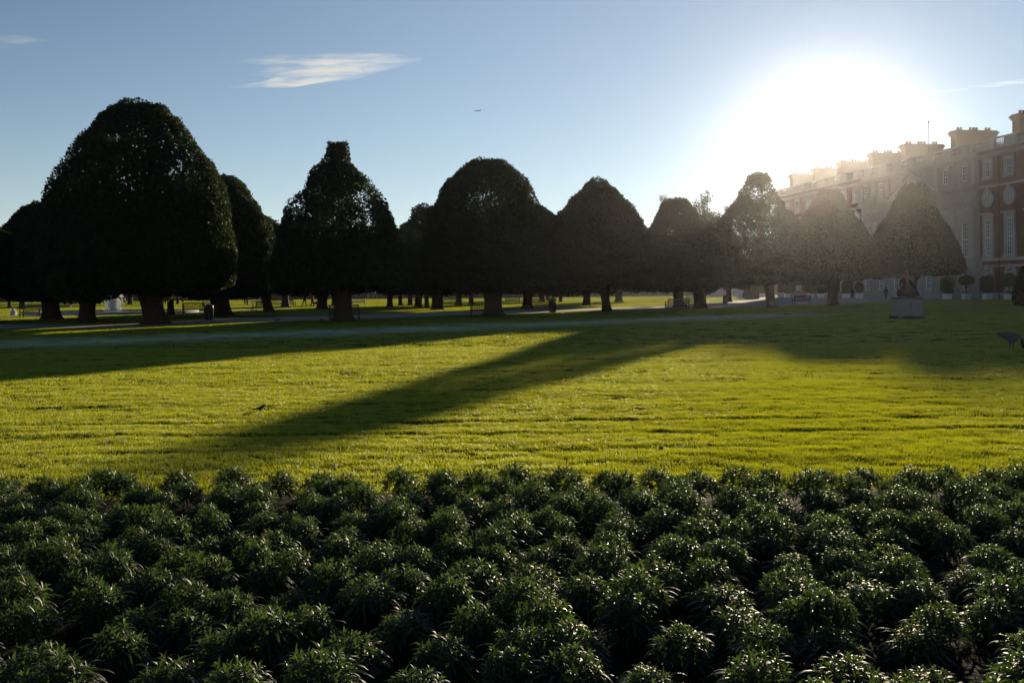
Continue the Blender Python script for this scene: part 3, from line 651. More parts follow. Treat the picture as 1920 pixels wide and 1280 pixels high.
# row of clipped pale lime trunks along the far walk
M_pale = mat('pale_bark', (.25, .21, .16), .9, .2, var=(.32, .28, .22), scale=3)
lt = None
rnd = random.Random(9)
for i, x in enumerate([118, 196, 368, 385, 402, 448, 480, 487, 495, 503, 640, 690, 700, 707, 714, 720, 727, 740, 745, 756, 766, 772, 844, 849]):
    if lt is None:
        lt = thing('lime_tree', 'pale slender lime trunk along the far walk, seen under the yew crowns', 'tree', (0, 0, 0), 0, 'young limes along the far walk')
        MB().tube([(0, 0, 0), (.03, 0, 2), (0, 0, 5.2)], [.14, .11, .06], 7).obj('trunk', M_pale, lt)
        mb = MB()
        for k in range(26):
            a = rnd.uniform(0, 6.28); z = rnd.uniform(2.6, 5); d = Vector((cos(a), sin(a), rnd.uniform(.5, 1.4))).normalized(); L = rnd.uniform(.6, 1.3); mb.tube([Vector((0, 0, z)), Vector((0, 0, z))+d*L], [.03, .008], 4)
        mb.obj('crown', M_pale, lt); o = lt
    else: o = copy_tree(lt)
    Y = 248+rnd.uniform(-4, 4); p = at(x, 560, Y); o.location = (p.x, Y, 0); o.rotation_euler = (0, 0, i*1.1)

# ------------------------------------------------------------ benches
def make_bench():
    t = thing('park_bench', 'x', 'bench')
    for sx in (-.76, .76):
        MB().box(sx-.035, sx+.035, -.27, -.20, 0, .64).obj('leg', M_wood, t)
        m = MB(); m.prism([(.20, 0), (.27, 0), (.25, .45), (.36, .93), (.30, .93), (.19, .45)], sx-.035, sx+.035, 'x'); m.obj('leg', M_wood, t)
        MB().box(sx-.045, sx+.045, -.31, .24, .642, .68).obj('armrest', M_wood, t)
    m = MB()
    for k in range(5): m.box(-.724, .724, -.24+k*.1, -.165+k*.1, .405, .43)
    m.box(-.724, .724, -.19, -.14, .33, .403); m.obj('seat', M_wood, t)
    m = MB(); tl = Matrix.Translation((0, .235, .46)) @ Matrix.Rotation(radians(-13), 4, 'X')
    m.box(-.724, .724, -.02, .02, .40, .48, tl); m.box(-.724, .724, -.02, .02, .03, .08, tl)
    for k in range(16): x = -.69+k*1.38/15; m.box(x-.02, x+.02, -.012, .012, .081, .399, tl)
    m.obj('backrest', M_wood, t)
    return t
BENCHES = [  # px x of the middle, foot y, heading, width scale, label
 (59, 595, .95, 'slatted bench on the far left catching sun on its end', 1.0),
 (364, 588, .15, 'slatted bench right of the biggest yew trunk, before the fountain walk', 1.15),
 (392, 576, .25, 'small distant bench partly behind the rounded yew trunk', 1.0),
 (481, 571, .1, 'bench in sunlight left of the small round-shouldered yew, past two people', 1.0),
 (489, 583, .9, 'bench end-on against the small round-shouldered yew trunk', .95),
 (519, 577, .1, 'bench left of the tangled yew trunk', 1.0),
 (542, 576, -.3, 'bench just right of the tangled yew trunk', .9),
 (646, 599.5, .05, 'bench split by the trunk of the flat-topped yew', 1.15),
 (672, 572, .0, 'pale bench beyond the trunk of the flat-topped yew', 1.1),
 (775, 568, .0, 'far bench between the slim trunk and the waisted trunk', 1.0),
 (848, 576, .05, 'bench between the double trunk and the flaring trunk', 1.3),
 (911, 591, .05, 'bench half hidden by the trunk of the middle dome-shaped yew', 1.35),
 (961, 568, .0, 'sunlit far bench right of the middle dome-shaped yew trunk', 1.3),
 (1012, 578, .1, 'dark bench beside the planted bin', 1.2),
 (1270, 580.5, .3, 'bench seen from behind left of the low yew trunk', 1.25),
 (1294, 573, .4, 'second bench close behind the one left of the low yew', .9),
 (1503, 570.5, .1, 'bench on the gravel between two cone-shaped yews facing the palace', 1.15),
 (316, 560+18, .1, 'far bench in the strip between the fountain and the biggest trunk', 1.0),
]
BP = make_bench(); first = True
for x, y, a, lab, sc in BENCHES:
    o = BP if first else copy_tree(BP); first = False
    if x == 316: x = 121
    p = gp(x, y); o.location = p; o.rotation_euler = (0, 0, pi+a+ (0)); o['label'] = lab if x != 121 else 'dark bench in shade just right of the left yew trunk'; o['group'] = 'garden benches'; o.scale = (sc, 1, 1)

# ------------------------------------------------------------ bins
def make_bin(lab, plants):
    t = thing('litter_bin', lab, 'bin')
    m = MB(); m.lathe([(.24, 0), (.26, .05), (.26, .1), (.25, .12), (.25, .72), (.28, .76), (.28, .82), (.22, .84)], 16); 
    for k in range(16): a = 2*pi*k/16; m.box(-.015, .015, -.012, .012, .12, .74, Matrix.Rotation(a, 4, 'Z') @ Matrix.Translation((.262, 0, 0)))
    m.obj('body', M_iron, t)
    if plants:
        r = np.random.default_rng(4); mm = 260; P = r.normal(0, 1, (mm, 3))*[.13, .13, .09]+[0, 0, .95]; u = r.normal(size=(mm, 3)); u /= np.linalg.norm(u, axis=1)[:, None]; v = np.cross(u, r.normal(size=(mm, 3))); v /= np.linalg.norm(v, axis=1)[:, None]
        V = np.stack([P-u*.07, P+v*.03, P+u*.07, P-v*.03], 1).reshape(-1, 3); link('planting', mesh_np('planting', V, np.arange(4*mm).reshape(mm, 4)), M_hedge, t)
    else: MB().lathe([(.28, .842), (.27, .9), (.12, .98), (.0, 1.0)], 16).obj('lid', M_iron, t)
    return t
for x, y, lab, pl, s in ((1036, 586, 'dark round bin with leafy planting on top, at the path edge', True, 1.0), (392, 600, 'dark bin beside the slatted bench at the path', False, 1.0), (1051, 566.5, 'far bin on the bright lawn beyond the planted bin', False, 1.0), (1360, 569.5, 'dark bin on the sunny grass left of the white urn', False, 1.0)):
    t = make_bin(lab, pl); t.location = gp(x, y); t['group'] = 'litter bins'; t.scale = (s, s, s)

# ------------------------------------------------------------ white urn on pedestal, and bronze statue
p = gp(1388.5, 559); ur = thing('garden_urn', 'white stone urn on square pedestal beyond the gap-filled yew', 'urn', p)
m = MB(); m.box(-.62, .62, -.62, .62, 0, .18); m.box(-.5, .5, -.5, .5, .18, 1.05); m.box(-.68, .68, -.68, .68, 1.05, 1.2); m.box(-.35, .35, -.35, .35, 1.2, 1.32); m.obj('pedestal', M_white, ur)
MB().lathe([(.3, 1.322), (.13, 1.42), (.12, 1.5), (.32, 1.65), (.5, 1.95), (.52, 2.15), (.36, 2.3), (.33, 2.4), (.48, 2.5), (.4, 2.52), (.25, 2.6), (.08, 2.75), (.06, 2.85), (0, 2.88)], 20).obj('urn', M_white, ur, True)
p = gp(1700, 597.5); pd = thing('statue_pedestal', 'pale stone block pedestal on the lawn under the bronze group', 'pedestal', p, .05)
m = MB(); m.box(-.66, .66, -.6, .6, 0, .16); m.box(-.6, -.012, -.55, .55, .16, .93); m.box(.012, .6, -.55, .55, .16, .93); m.box(-.02, .02, -.5, .5, .16, .93); m.box(-.68, .68, -.63, .63, .93, 1.04); m.obj('block', M_ped, pd)
st = thing('bronze_statue', 'dark bronze seated figure group on the stone pedestal', 'statue', p+Vector((0, 0, 1.04)), .05)
m = MB(); m.box(-.62, .62, -.5, .5, 0, .1); m.obj('plinth', M_bronze, st)
import bmesh
def skinned(name, chains, mt, parent, lv=2, root=0):
    """chains: list of lists of (x,y,z,r); first point of later chains equal to an existing point joins on"""
    V = []; R = []; E = []
    def idx(p):
        for i, q in enumerate(V):
            if (Vector(q)-Vector(p[:3])).length < 1e-4: return i
        V.append(tuple(p[:3])); R.append(p[3]); return len(V)-1
    for c in chains:
        ids = [idx(p) for p in c]
        E += [(a, b) for a, b in zip(ids, ids[1:])]
    me = bpy.data.meshes.new(name); me.from_pydata(V, E, []); o = link(name, me, mt, parent)
    sk = o.modifiers.new('skin', 'SKIN'); sk.use_smooth_shade = True
    for i, r in enumerate(R): me.skin_vertices[0].data[i].radius = (r, r) if not hasattr(r, '__len__') else r; me.skin_vertices[0].data[i].use_root = (i == root)
    ss = o.modifiers.new('sub', 'SUBSURF'); ss.levels = lv; ss.render_levels = lv
    return o
skinned('figure', [[(0, 0, .35, .22), (0, 0, .62, .2), (-.02, 0, .88, .17), (-.02, 0, 1.05, .2), (-.02, 0, 1.16, .09), (-.02, -.02, 1.28, .12), (-.02, 0, 1.38, .09)],
  [(-.02, 0, 1.05, .2), (-.22, 0, 1.0, .08), (-.36, -.05, .75, .06), (-.42, -.2, .6, .05)],
  [(-.02, 0, 1.05, .2), (.2, 0, 1.0, .08), (.36, 0, .78, .06), (.5, -.05, .6, .05)],
  [(0, 0, .35, .22), (-.18, -.1, .36, .14), (-.42, -.3, .42, .11), (-.46, -.36, .12, .07)],
  [(0, 0, .35, .22), (.2, -.1, .36, .14), (.4, -.25, .38, .11), (.55, -.3, .12, .07)]], M_bronze, st)
skinned('drapery', [[(-.5, .1, .2, .16), (-.2, .12, .3, .2), (0, .12, .42, .22), (.28, .1, .3, .2), (.52, .1, .2, .15)], [(0, .12, .42, .22), (.1, .14, .75, .14)]], M_bronze, st)
skinned('lion', [[(.5, 0, .25, .14), (.25, .05, .3, .17), (0, -.2, .28, .15), (-.3, -.2, .25, .15), (-.5, -.22, .42, .13), (-.6, -.25, .4, .07)]], M_bronze, st)
fl = tag(link('flower_ring', crown_mesh('flower_ring', [(0, .86), (.12, .88), (.17, .8)], None, 0, 8, lai=5, leaf=.06, thin=(2, 3, 0), floor=False, rough=.03), mat('russet_leaves', (.07, .025, .02), .8, .2, var=(.12, .05, .03), scale=30)), 'low ring of dark russet planting round the statue pedestal', 'plants'); fl.location = p

# ------------------------------------------------------------ topiary in white tubs
def leafy(name, prof, seed, leaf, parent, lai=4.5):
    return link(name, crown_mesh(name, prof, None, 0, seed, lai=lai, leaf=leaf, thin=(2, 3, 0), rough=.03), M_hedge, parent)
def tub(px, kind, w, y0, y1, lab, seed, Y=None):
    """w: leaf half width px, y0..y1 leaf top and bottom px"""
    a_ = px-CX; s = (65-a_/F*128)/(.158+a_/F*.9874)
    base = Vector((65, 128, 0))+FD*s+Vector((-FD.y, FD.x, 0))*2.6
    a2 = base.x/base.y*F; k = F/base.y; hy = HY-RHO*a_
    # slide along the frontage so the tub still stands at its own place
    base = base+FD*((a2-a_)/k)*.9/abs((FD.x-a_/F*FD.y)); 
    k = F/base.y
    t = thing('potted_topiary', lab, 'potted tree', base, PA, 'topiary in white tubs along the palace')
    z1 = EYE+(hy-y0)/k; z0 = EYE+(hy-y1)/k; r = w/k
    m = MB(); m.prism([(-.42, 0), (.42, 0), (.5, .75), (-.5, .75)], -.42, .42, 'y')
    for zz in (.12, .36, .6): m.box(-.53, .53, -.47, .47, zz, zz+.07)
    m.obj('tub', M_white, t)
    if kind == 'ball': pr = [(z0, r*.45), (z0+.1*(z1-z0), r*.75), (z0+.3*(z1-z0), r*.97), (z0+.5*(z1-z0), r), (z0+.75*(z1-z0), r*.8), (z0+.93*(z1-z0), r*.4), (z1, .05)]
    else: pr = [(z0, r*.9), (z0+.1*(z1-z0), r), (z0+.8*(z1-z0), r), (z0+.95*(z1-z0), r*.8), (z1, .05)]
    leafy('foliage', pr, seed, .09, t)
    MB().tube([(0, 0, .6), (0, 0, (z0+z1)/2)], .06, 6).obj('stem', M_bark, t)
for a in ((1779, 'cyl', 12, 519, 548, 'tall rounded-block topiary in white tub, first right of the statue yew', 1),
          (1815, 'ball', 14, 515, 535, 'lollipop topiary in white tub with bare stem before the stone front', 2),
          (1854.5, 'cyl', 12, 517, 548, 'drum-shaped topiary in white tub before the first arched window', 3),
          (1896, 'ball', 15, 511, 533, 'wide umbrella-shaped topiary in white tub near the right edge', 4),
          (1478.5, 'ball', 8, 531, 551, 'egg-shaped topiary in white tub left of the gravel bench', 5),
          (1522, 'cyl', 9, 527, 550, 'drum topiary in white tub behind the gravel bench', 6),
          (1542, 'ball', 8, 528, 548, 'topiary in white tub just left of the sunlit yew trunk', 7),
          (1589, 'cyl', 8, 526, 549, 'topiary in white tub right of the sunlit yew trunk', 8),
          (1614, 'ball', 9, 528, 548, 'topiary in white tub left of the dark coated person', 9),
          (1431, 'ball', 8, 530, 548, 'topiary in white tub just left of the gap-filled yew trunk', 10)): tub(*a)
bx_ = at(1409, 558, 165); o = tag(link('box_hedge', crown_mesh('box_hedge', [(0, 1.3), (.5, 1.35), (2.2, 1.3), (2.4, 1.0), (2.5, .05)], None, 0, 77, lai=5, leaf=.16, thin=(2, 3, 0)), M_hedge), 'dark clipped bush beside the white urn', 'bush'); o.location = (bx_.x, 165, 0)

# ------------------------------------------------------------ fountain
M_water = mat('pond_water', (.05, .08, .10), .08, .6)
def spray_mat():
    m = bpy.data.materials.new('water_spray'); m.use_nodes = True; b_ = m.node_tree.nodes['Principled BSDF']; t = m.node_tree
    b_.inputs['Base Color'].default_value = (.85, .9, .95, 1); b_.inputs['Roughness'].default_value = .3
    tr = t.nodes.new('ShaderNodeBsdfTranslucent'); tr.inputs[0].default_value = (.97, .97, .97, 1); a = t.nodes.new('ShaderNodeMixShader')
    t.links.new(b_.outputs[0], a.inputs[1]); t.links.new(tr.outputs[0], a.inputs[2]); t.links.new(a.outputs[0], t.nodes['Material Output'].inputs[0]); a.inputs[0].default_value = .8; return m
M_spray = spray_mat()
def jet(n, h, r0, r1, seed):
    r = np.random.default_rng(seed); f = r.uniform(0, 1, n)**.8; z = f*h; rad = (r0+(r1-r0)*(1-f)**.7)*np.abs(r.normal(0, .5, n)); th = r.uniform(0, 6.28, n)
    P = np.stack([rad*np.cos(th), rad*np.sin(th), z+.05], 1); s = r.uniform(.012, .035, n)[:, None]
    T = np.array([[1, 0, 0], [0, 1, 0], [-1, 0, 0], [0, -1, 0], [0, 0, 1.6], [0, 0, -1.6]])
    V = (P[:, None, :]+T[None]*s[:, None, :]).reshape(-1, 3); fc = np.array([[0, 1, 4], [1, 2, 4], [2, 3, 4], [3, 0, 4], [1, 0, 5], [2, 1, 5], [3, 2, 5], [0, 3, 5]])
    return mesh_np('jet', V, (fc[None]+np.arange(n)[:, None, None]*6).reshape(-1, 3))
p = gp(214, 587.5); ft = thing('fountain', 'fountain throwing a broad white jet from a round basin, left of the biggest trunk', 'fountain', p)
MB().lathe([(7.2, 0), (7.2, .22), (6.8, .25), (6.8, .1), (6.79, .02)], 64).obj('basin', M_stone, ft); MB().lathe([(6.75, .03), (6.75, .12), (0, .12)], 64).obj('water', M_water, ft)
link('jet', jet(16000, 3.6, .2, .85, 1), M_spray, ft)
p = gp(25, 592); f2 = thing('small_fountain', 'small blue-white cone of spray at the far left by the bench', 'fountain', p)
link('jet', jet(2500, .55, .02, .3, 2), M_spray, f2)

# ------------------------------------------------------------ people
M_skin = mat('skin', (.45, .28, .2), .6, .3); M_hair = mat('dark_hair', (.03, .02, .015), .7, .3)
def person(loc, rz, lab, coat, legs, walk=.0, hold=None, longcoat=False, group='people strolling in the garden'):
    t = thing('person', lab, 'person', loc, rz, group)
    w = walk
    body = [[(0, 0, .95, .13), (0, 0, 1.12, .12), (0, -.01, 1.32, .15), (0, 0, 1.44, .09), (0, -.01, 1.50, .052), (0, -.02, 1.60, .085), (0, -.015, 1.70, .075)],
            [(0, 0, .95, .13), (.09, -w*.5, .52, .075), (.09, -w*.6+.02, .27, .055), (.09, -w+.03 if w else 0, .07, .042), (.09, -w-.12, .03, .035)],
            [(0, 0, .95, .13), (-.09, w*.4, .52, .075), (-.09, w*.9, .28, .055), (-.09, w*1.25, .1, .042), (-.09, w*1.25-.12, .03, .035)],
            [(0, 0, 1.44, .09), (.18, 0, 1.38, .065), (.23, .02+w*.4, 1.1, .05), (.22, -.08+w*.4, .88, .036), (.21, -.1+w*.4, .80, .03)],
            [(0, 0, 1.44, .09), (-.18, 0, 1.38, .065), (-.23, .02-w*.3, 1.1, .05), (-.22, -.08-w*.4, .88, .036), (-.21, -.1-w*.4, .80, .03)]]
    skinned('body', body, legs, t)
    # coat follows the torso and sleeves
    hem = .55 if longcoat else .82
    c = [[(0, 0, hem, .2), (0, 0, 1.0, .165), (0, 0, 1.2, .155), (0, -.01, 1.36, .17), (0, 0, 1.46, .08)],
         [(0, -.01, 1.36, .17), (.19, 0, 1.38, .085), (.24, .02+w*.4, 1.1, .068), (.225, -.07+w*.4, .9, .055)],
         [(0, -.01, 1.36, .17), (-.19, 0, 1.38, .085), (-.24, .02-w*.3, 1.1, .068), (-.225, -.07-w*.4, .9, .055)]]
    skinned('coat', c, coat, t)
    hd_ = MB(); hd_.ball((0, .01, 1.66), (.092, .10, .115), 10); hd_.obj('hair', M_hair, t, True)
    fa = MB(); fa.ball((0, -.075, 1.62), (.062, .045, .085), 10); fa.ball((0, -.125, 1.62), (.012, .02, .02), 6); fa.ball((.09, -.01, 1.62), (.012, .02, .03), 6); fa.ball((-.09, -.01, 1.62), (.012, .02, .03), 6); fa.obj('face', M_skin, t, True)
    return t
C_red = mat('red_coat', (.28, .03, .03), .8, .2); C_dark = mat('dark_coat', (.02, .02, .03), .8, .2); C_navy = mat('navy_trousers', (.02, .025, .05), .8, .2); C_grey = mat('grey_coat', (.10, .10, .11), .8, .2); C_brown = mat('brown_coat', (.12, .06, .035), .8, .2)
person(gp(571, 575), 1.4, 'person in dark clothes striding across the sunlit lawn', C_dark, C_navy, .28)
person(gp(586, 575.5), 1.5, 'person in red coat pushing a pushchair', C_red, C_dark, .18, longcoat=True)
person(gp(459, 572), .2, 'left one of two people standing together in dark clothes', C_dark, C_navy, .05)
person(gp(463.5, 572), -.3, 'right one of two people standing together in dark clothes', C_grey, C_dark, .08)
person(gp(1661, 561), 3.0, 'person in long dark brown coat walking by the palace, left of the statue', C_brown, C_dark, .1, longcoat=True)
person(gp(1800, 560.5), 2.6, 'person in grey standing between two potted topiaries', C_grey, C_dark, .06)
person(gp(1598.5, 559.5), 2.8, 'person in dark clothes right of the sunlit yew trunk', C_dark, C_navy, .1)
pc = thing('pushchair', 'dark pushchair pushed by the person in red', 'pushchair', gp(592.5, 575.5), 1.5)
m = MB(); m.prism([(-.35, .35), (.3, .3), (.38, .55), (-.1, .62), (-.35, .95), (-.45, .9)], -.2, .2, 'x'); m.obj('seat', M_iron, pc)
m = MB(); m.tube([(-.2, .5, .15), (-.2, -.1, .7), (-.2, -.45, 1.0), (.2, -.45, 1.0), (.2, -.1, .7), (.2, .5, .15)], .015, 6); m.tube([(-.2, -.3, .12), (-.2, .1, .6)], .015, 6); m.tube([(.2, -.3, .12), (.2, .1, .6)], .015, 6); m.obj('frame', M_iron, pc)
for sx in (-.22, .22):
    for yy in (-.3, .5): m = MB(); m.tube([(sx-.02, yy, .12), (sx+.02, yy, .12)], .12, 14); m.obj('wheel', M_iron, pc)

# ------------------------------------------------------------ birds
M_goose = mat('goose_feathers', (.09, .075, .065), .8, .2, var=(.15, .13, .115), scale=18); M_gneck = mat('goose_neck', (.015, .015, .015), .6, .3); M_gwhite = mat('goose_white', (.6, .58, .55), .8, .2)
p = gp(1896, 655); gs = thing('goose', 'grey brown goose grazing with its neck down, near the right edge', 'bird', p, -.15); 
skinned('body', [[(0, 0, .34, .13), (.12, 0, .33, .12), (.22, 0, .31, .07), (.27, 0, .22, .033), (.29, 0, .10, .026), (.30, 0, .045, .03), (.335, 0, .02, .014)],
   [(0, 0, .34, .13), (-.14, 0, .36, .10), (-.27, 0, .40, .05), (-.36, 0, .43, .02)],
   [(0, 0, .34, .13), (.0, .06, .2, .03), (-.01, .06, .09, .013), (.0, .06, .012, .012), (.05, .06, .008, .012)], [(0, 0, .34, .13), (.03, -.06, .2, .03), (.02, -.06, .09, .013), (.03, -.06, .012, .012), (.08, -.06, .008, .012)]], M_goose, gs)
m = MB(); m.tube([(.235, 0, .285), (.272, 0, .22), (.29, 0, .10), (.30, 0, .05)], [.05, .038, .031, .034], 10); m.obj('neck_feathers', M_gneck, gs, True)
m = MB(); m.ball((.05, -.125, .33), (.17, .025, .075), 10); m.ball((.05, .125, .33), (.17, .025, .075), 10); m.obj('wing', M_goose, gs, True)
m = MB(); m.ball((.185, -.02, .29), (.035, .08, .05), 8); m.obj('breast_patch', M_gwhite, gs, True)
def small_bird(p, rz, lab, s=1.0):
    t = thing('small_bird', lab, 'bird', p, rz, 'small birds on the ground'); t.scale = (s, s, s)
    skinned('body', [[(0, 0, .075, .035), (.05, 0, .09, .028), (.08, 0, .12, .022), (.11, 0, .125, .008), (.125, 0, .122, .003)], [(0, 0, .075, .035), (-.06, 0, .065, .018), (-.13, 0, .06, .010)], [(0, 0, .075, .035), (.0, .015, .03, .006), (.0, .015, .003, .004)], [(0, 0, .075, .035), (.02, -.015, .03, .006), (.02, -.015, .003, .004)]], M_gneck, t, 1)
def gpz(x, y): q = gp(x, y); q.z = float(gh(q.x, q.y)); return q
small_bird(gpz(487, 772), .3, 'small dark bird on the sunlit grass left of the long shadow', .75)
small_bird(gp(471, 581.5), 2.6, 'dark bird on the walk below the distant bench', 1.1)
small_bird(gp(519, 603), .2, 'dark bird on the gravel path left of the flat-topped yew', 1.2)
small_bird(gp(604, 602), 3.0, 'brown bird on the path edge near the flat-topped yew bench', 1.1)
# fallen leaves
M_fl = mat('dead_leaf', (.10, .05, .025), .7, .3, var=(.16, .09, .04), scale=30)
lm = None
for i, (x, y) in enumerate([(1363, 723), (1486, 727), (1712, 703), (1661, 782), (1843, 834), (700, 860), (248, 773), (95, 752), (1618, 722), (1045, 655), (1765, 706), (1240, 845), (968, 730), (1812, 627)]):
    if lm is None:
        m = MB(); m.add([(-.05, 0, .005), (-.02, .03, .018), (.03, .032, .02), (.07, 0, .03), (.03, -.03, .012), (-.02, -.032, .02), (0, 0, .008)], [(0, 6, 1), (1, 6, 2), (2, 6, 3), (3, 6, 4), (4, 6, 5), (5, 6, 0)]); lm = m.mesh('fallen_leaf'); lm.materials.append(M_fl)
    o = link('fallen_leaf', lm); q = gpz(x, y); o.location = q+Vector((0, 0, .022)); o.rotation_euler = (.3*sin(i), .4*cos(i*2), i*1.3); sc = .5+.12*sin(i*3); o.scale = (sc, sc, sc)
    tag(o, 'curled brown dead leaf lying on the lawn', 'leaf', 'fallen leaves on the lawn')

# ------------------------------------------------------------ bedding plants
def plant_mesh(seed, yellow=False):
    r = random.Random(seed); V = []; Fs = []
    def leaf(p, d, up, L, w, droop, roll):
        s = d.cross(up); s = s.normalized() if s.length > 1e-4 else Vector((1, 0, 0)); n = s.cross(d).normalized()
        s = (s*cos(roll)+n*sin(roll)); b_ = len(V); q = p.copy(); dd = d.copy(); seg = 5
        for k in range(seg+1):
            t = k/seg; ww = w*(math.sin(pi*min(1, t*.86+.14))**.8)*.5 if k < seg else .0006
            V.append(q-s*ww+n*ww*.35); V.append(q.copy()); V.append(q+s*ww+n*ww*.35)
            dd = (dd-Vector((0, 0, 1))*droop*(.12+.55*t)/seg*3).normalized(); q = q+dd*L/seg
        for k in range(seg):
            a = b_+k*3; Fs.append((a, a+1, a+4, a+3)); Fs.append((a+1, a+2, a+5, a+4))
    R = r.uniform(.112, .132); H = r.uniform(.165, .195); ns = r.randint(32, 38)
    for k in range(ns):
        f = (k+.5)/ns; th = k*2.39996+r.uniform(-.3, .3); phi = math.acos(1-f*.93)
        dirv = Vector((sin(phi)*cos(th), sin(phi)*sin(th), cos(phi)))
        rr = r.uniform(.82, 1.12); P = Vector((dirv.x*R*rr, dirv.y*R*rr, .05+H*(dirv.z**.8 if dirv.z > 0 else 0)*rr*.8))
        ax = (dirv+Vector((0, 0, .55))).normalized(); u = ax.orthogonal().normalized(); v = ax.cross(u)
        for j in range(14):
            a = j*2.4+r.uniform(-.3, .3); op = .4+1.1*(j/13)+r.uniform(-.12, .12)
            d = (ax*cos(op)+(u*cos(a)+v*sin(a))*sin(op)).normalized()
            leaf(P-ax*.035*(j/13), d, ax, r.uniform(.046, .068)*(1 if j > 3 else .65), r.uniform(.0085, .0125), r.uniform(.6, 1.5), r.uniform(-.4, .4))
    for k in range(45):
        th = r.uniform(0, 6.28); z = r.uniform(.03, .15); d = Vector((cos(th), sin(th), r.uniform(-.1, .5))).normalized()
        leaf(Vector((cos(th)*R*.75, sin(th)*R*.75, z)), d, Vector((0, 0, 1)), r.uniform(.08, .12), .014, r.uniform(.8, 1.5), r.uniform(-.3, .3))
    for k in range(7):  # stems
        pass
    me = bpy.data.meshes.new('bedding_plant'); me.from_pydata([tuple(p) for p in V], [], Fs)
    me.materials.append(M_leaf); me.materials.append(M_leaf_y)
    for i, p_ in enumerate(me.polygons):
        p_.use_smooth = True
        if yellow and (i//10) % 37 == 3: p_.material_index = 1
    me.update(); return me
PM = [plant_mesh(i) for i in range(7)]+[plant_mesh(20, True)]
r = random.Random(12); count = 0; y = 3.2; row = 0
while y < 8.1:
    sp = .335; half = .53*y+.28; x = -half+r.uniform(0, sp)
    while x < half:
        xx = x+r.gauss(0, .055); yy = y+r.gauss(0, .055)
        yl = r.random() < .05; me = PM[7] if yl else PM[r.randrange(7)]
        o = link('bedding_plant', me); o.location = (xx, yy, .02); o.rotation_euler = (r.gauss(0, .05), r.gauss(0, .05), r.uniform(0, 6.28))
        s_ = r.uniform(.88, 1.12); o.scale = (s_, s_, s_*r.uniform(.85, 1.15))
        if yl: tag(o, 'mound of dark green bedding leaves with a few yellowed ones in the flower bed', 'plant', 'bedding plants with yellowed leaves')
        else: tag(o, 'mound of narrow dark green leaves planted in staggered rows in the flower bed', 'plant', 'bedding plants in the foreground flower bed')
        count += 1; x += sp
    y += .335; row += 1
print('plants', count, 'tufts', n)

# ------------------------------------------------------------ aeroplane, clouds
D = 7000; q = at(895, 208, D)
M_plane = mat('aircraft_skin', (.35, .37, .4), .4, .5)
pl = thing('aeroplane', 'tiny airliner crossing the sky above the middle of the row', 'aeroplane', q, 0)
m = MB(); m.tube([(-23, 0, 0), (-21, 0, -.2), (-17, 0, 0), (12, 0, 0), (20, 0, .8), (24, 0, 1.6)], [.3, 1.5, 2.1, 2.1, 1.2, .3], 14); m.obj('fuselage', M_plane, pl, True)
m = MB()
for sg in (-1, 1): m.prism([(-6, sg*1.5), (2, sg*1.5), (9, sg*22), (6.5, sg*22)], -1.1, -.6); 
m.obj('wing', M_plane, pl)
m = MB(); m.prism([(15, 1.5), (21, 1.5), (25.5, 8.5), (22.5, 8.5)], -.25, .25, 'y'); m.obj('tail_fin', M_plane, pl)
m = MB()
for sg in (-1, 1): m.prism([(18, sg*.5), (22, sg*.5), (25, sg*7.5), (23, sg*7.5)], 1.2, 1.5)
m.obj('tailplane', M_plane, pl)
for sg in (-1, 1): MB().tube([(-5, sg*7, -2.4), (-1, sg*7, -2.4)], [1.2, .9], 12).obj('engine', M_plane, pl)

def cloud_mat(name, dens, scale):
    m = bpy.data.materials.new(name); m.use_nodes = True; t = m.node_tree; t.nodes.clear(); out = t.nodes.new('ShaderNodeOutputMaterial'); v = t.nodes.new('ShaderNodeVolumePrincipled')
    v.inputs['Color'].default_value = (1, 1, 1, 1); v.inputs['Anisotropy'].default_value = .35
    tcn = t.nodes.new('ShaderNodeTexCoord'); mp = t.nodes.new('ShaderNodeMapping'); mp.inputs['Scale'].default_value = (scale*.3, scale*1.0, scale*2.6); mp.inputs['Rotation'].default_value = (0, radians(6), 0); nn = t.nodes.new('ShaderNodeTexNoise'); nn.inputs['Detail'].default_value = 5; nn.inputs['Scale'].default_value = 1
    t.links.new(tcn.outputs['Object'], mp.inputs[0]); t.links.new(mp.outputs[0], nn.inputs['Vector'])
    mr = t.nodes.new('ShaderNodeMapRange'); mr.inputs['From Min'].default_value = .40; mr.inputs['From Max'].default_value = .66; mr.inputs['To Max'].default_value = dens; t.links.new(nn.outputs['Fac'], mr.inputs[0]); t.links.new(mr.outputs[0], v.inputs['Density']); t.links.new(v.outputs[0], out.inputs['Volume']); return m
def wisps(name, lab, runs, D, m, flat=2.2):
    mb = MB(); k = D/F; c0 = at(runs[0][0][0], runs[0][0][1], D)
    for run in runs:
        pts = []; rad = []
        N_ = 24
        for i in range(N_+1):
            f = i/N_*(len(run)-1); j = min(int(f), len(run)-2); u = f-j; a, b_ = run[j], run[j+1]
            x = a[0]+(b_[0]-a[0])*u; y = a[1]+(b_[1]-a[1])*u; w = a[2]+(b_[2]-a[2])*(u*u*(3-2*u)); pts.append(at(x, y, D)-c0); rad.append(max(w*k*1.25, .5))
        mb.tube(pts, rad, 14)
    o = mb.obj(name, m, None, True); o.location = c0
    if lab: tag(o, lab, 'cloud')
    return o
CV = cloud_mat('cirrus_veil', .0035, .02)
CM = cloud_mat('cirrus', .020, .016)
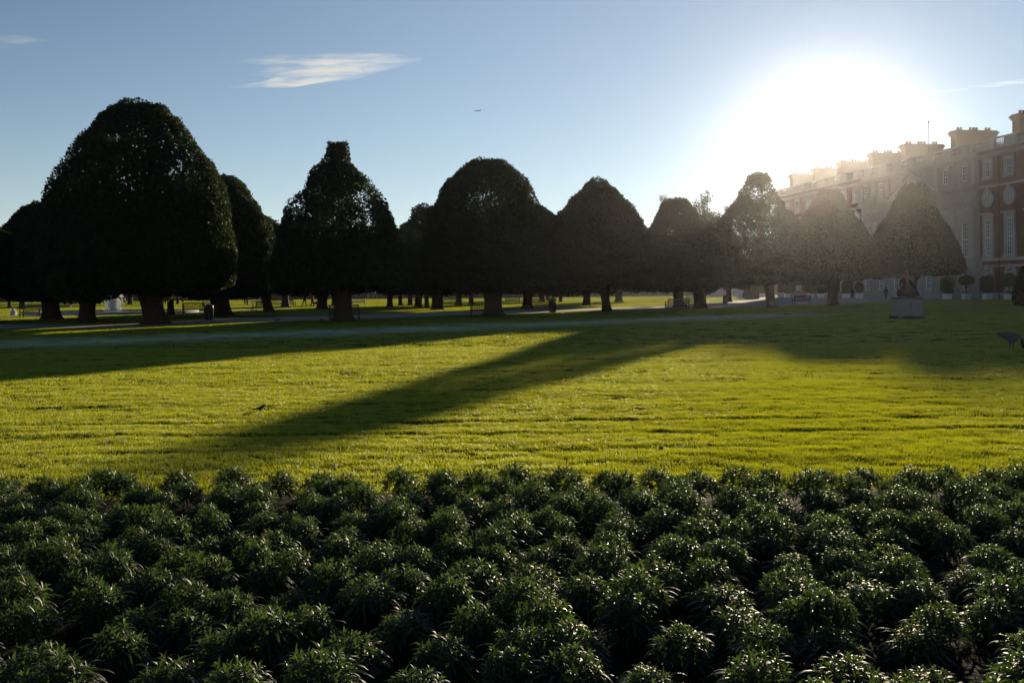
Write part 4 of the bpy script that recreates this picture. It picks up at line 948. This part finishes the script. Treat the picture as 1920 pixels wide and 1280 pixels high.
wisps('cirrus_cloud', 'brightest wispy cloud streaking above the flat-topped yew', [
   [(432, 164, 1), (480, 160, 4), (530, 154, 9), (555, 151, 10), (600, 145, 8), (640, 140, 7), (680, 134, 3)],
   [(470, 113, 1), (545, 114, 4), (600, 118, 6), (650, 116, 6), (700, 106, 5), (715, 103, 2)], [(700, 112, 3), (730, 114, 4), (765, 113, 1)], [(520, 140, 2), (590, 132, 6), (650, 126, 7), (690, 122, 3)]], 4200, CM)
c_ = bpy.data.objects['cirrus_cloud']; v_ = wisps('veil', None, [[(470, 140, 2), (540, 134, 17), (600, 130, 23), (660, 124, 21), (720, 116, 14), (790, 112, 3)], [(440, 118, 2), (510, 112, 8), (600, 108, 6)]], 4300, CV); v_.location = Vector(v_.location)-Vector(c_.location); v_.parent = c_
wisps('cirrus_cloud', 'faint wispy cloud at the left edge of the sky', [[(-40, 70, 6), (0, 74, 7), (40, 76, 8), (80, 79, 5), (115, 80, 1)], [(-30, 86, 3), (30, 88, 4), (70, 87, 1)]], 4200, cloud_mat('faint_cirrus', .004, .016))
wisps('contrail', 'thin white vapour trail beside the sun at the right edge', [[(1690, 178, 1), (1760, 172, 2), (1830, 163, 3), (1890, 156, 3.5), (1960, 149, 4)]], 5200, cloud_mat('trail', .010, .02))

# ------------------------------------------------------------ haze
hz = MB(); hz.box(-400, 400, -30, 430, -1.2, 28.5); ho = hz.obj('haze', None); tag(ho, 'thin low winter haze, also added as the veil of lens glare round the sun', 'haze', kind='stuff')
hm = bpy.data.materials.new('haze'); hm.use_nodes = True; t = hm.node_tree; t.nodes.clear(); out = t.nodes.new('ShaderNodeOutputMaterial'); v = t.nodes.new('ShaderNodeVolumePrincipled')
v.inputs['Density'].default_value = .00006; v.inputs['Anisotropy'].default_value = .9; v.inputs['Color'].default_value = (.95, .95, 1, 1); t.links.new(v.outputs[0], out.inputs['Volume']); ho.data.materials.append(hm)  # thin haze; strong forward scatter added to imitate lens glare round the sun

for o in COL.objects:
    if o.name.startswith('bronze_statue'): o.scale = (1, 1, 1.12)
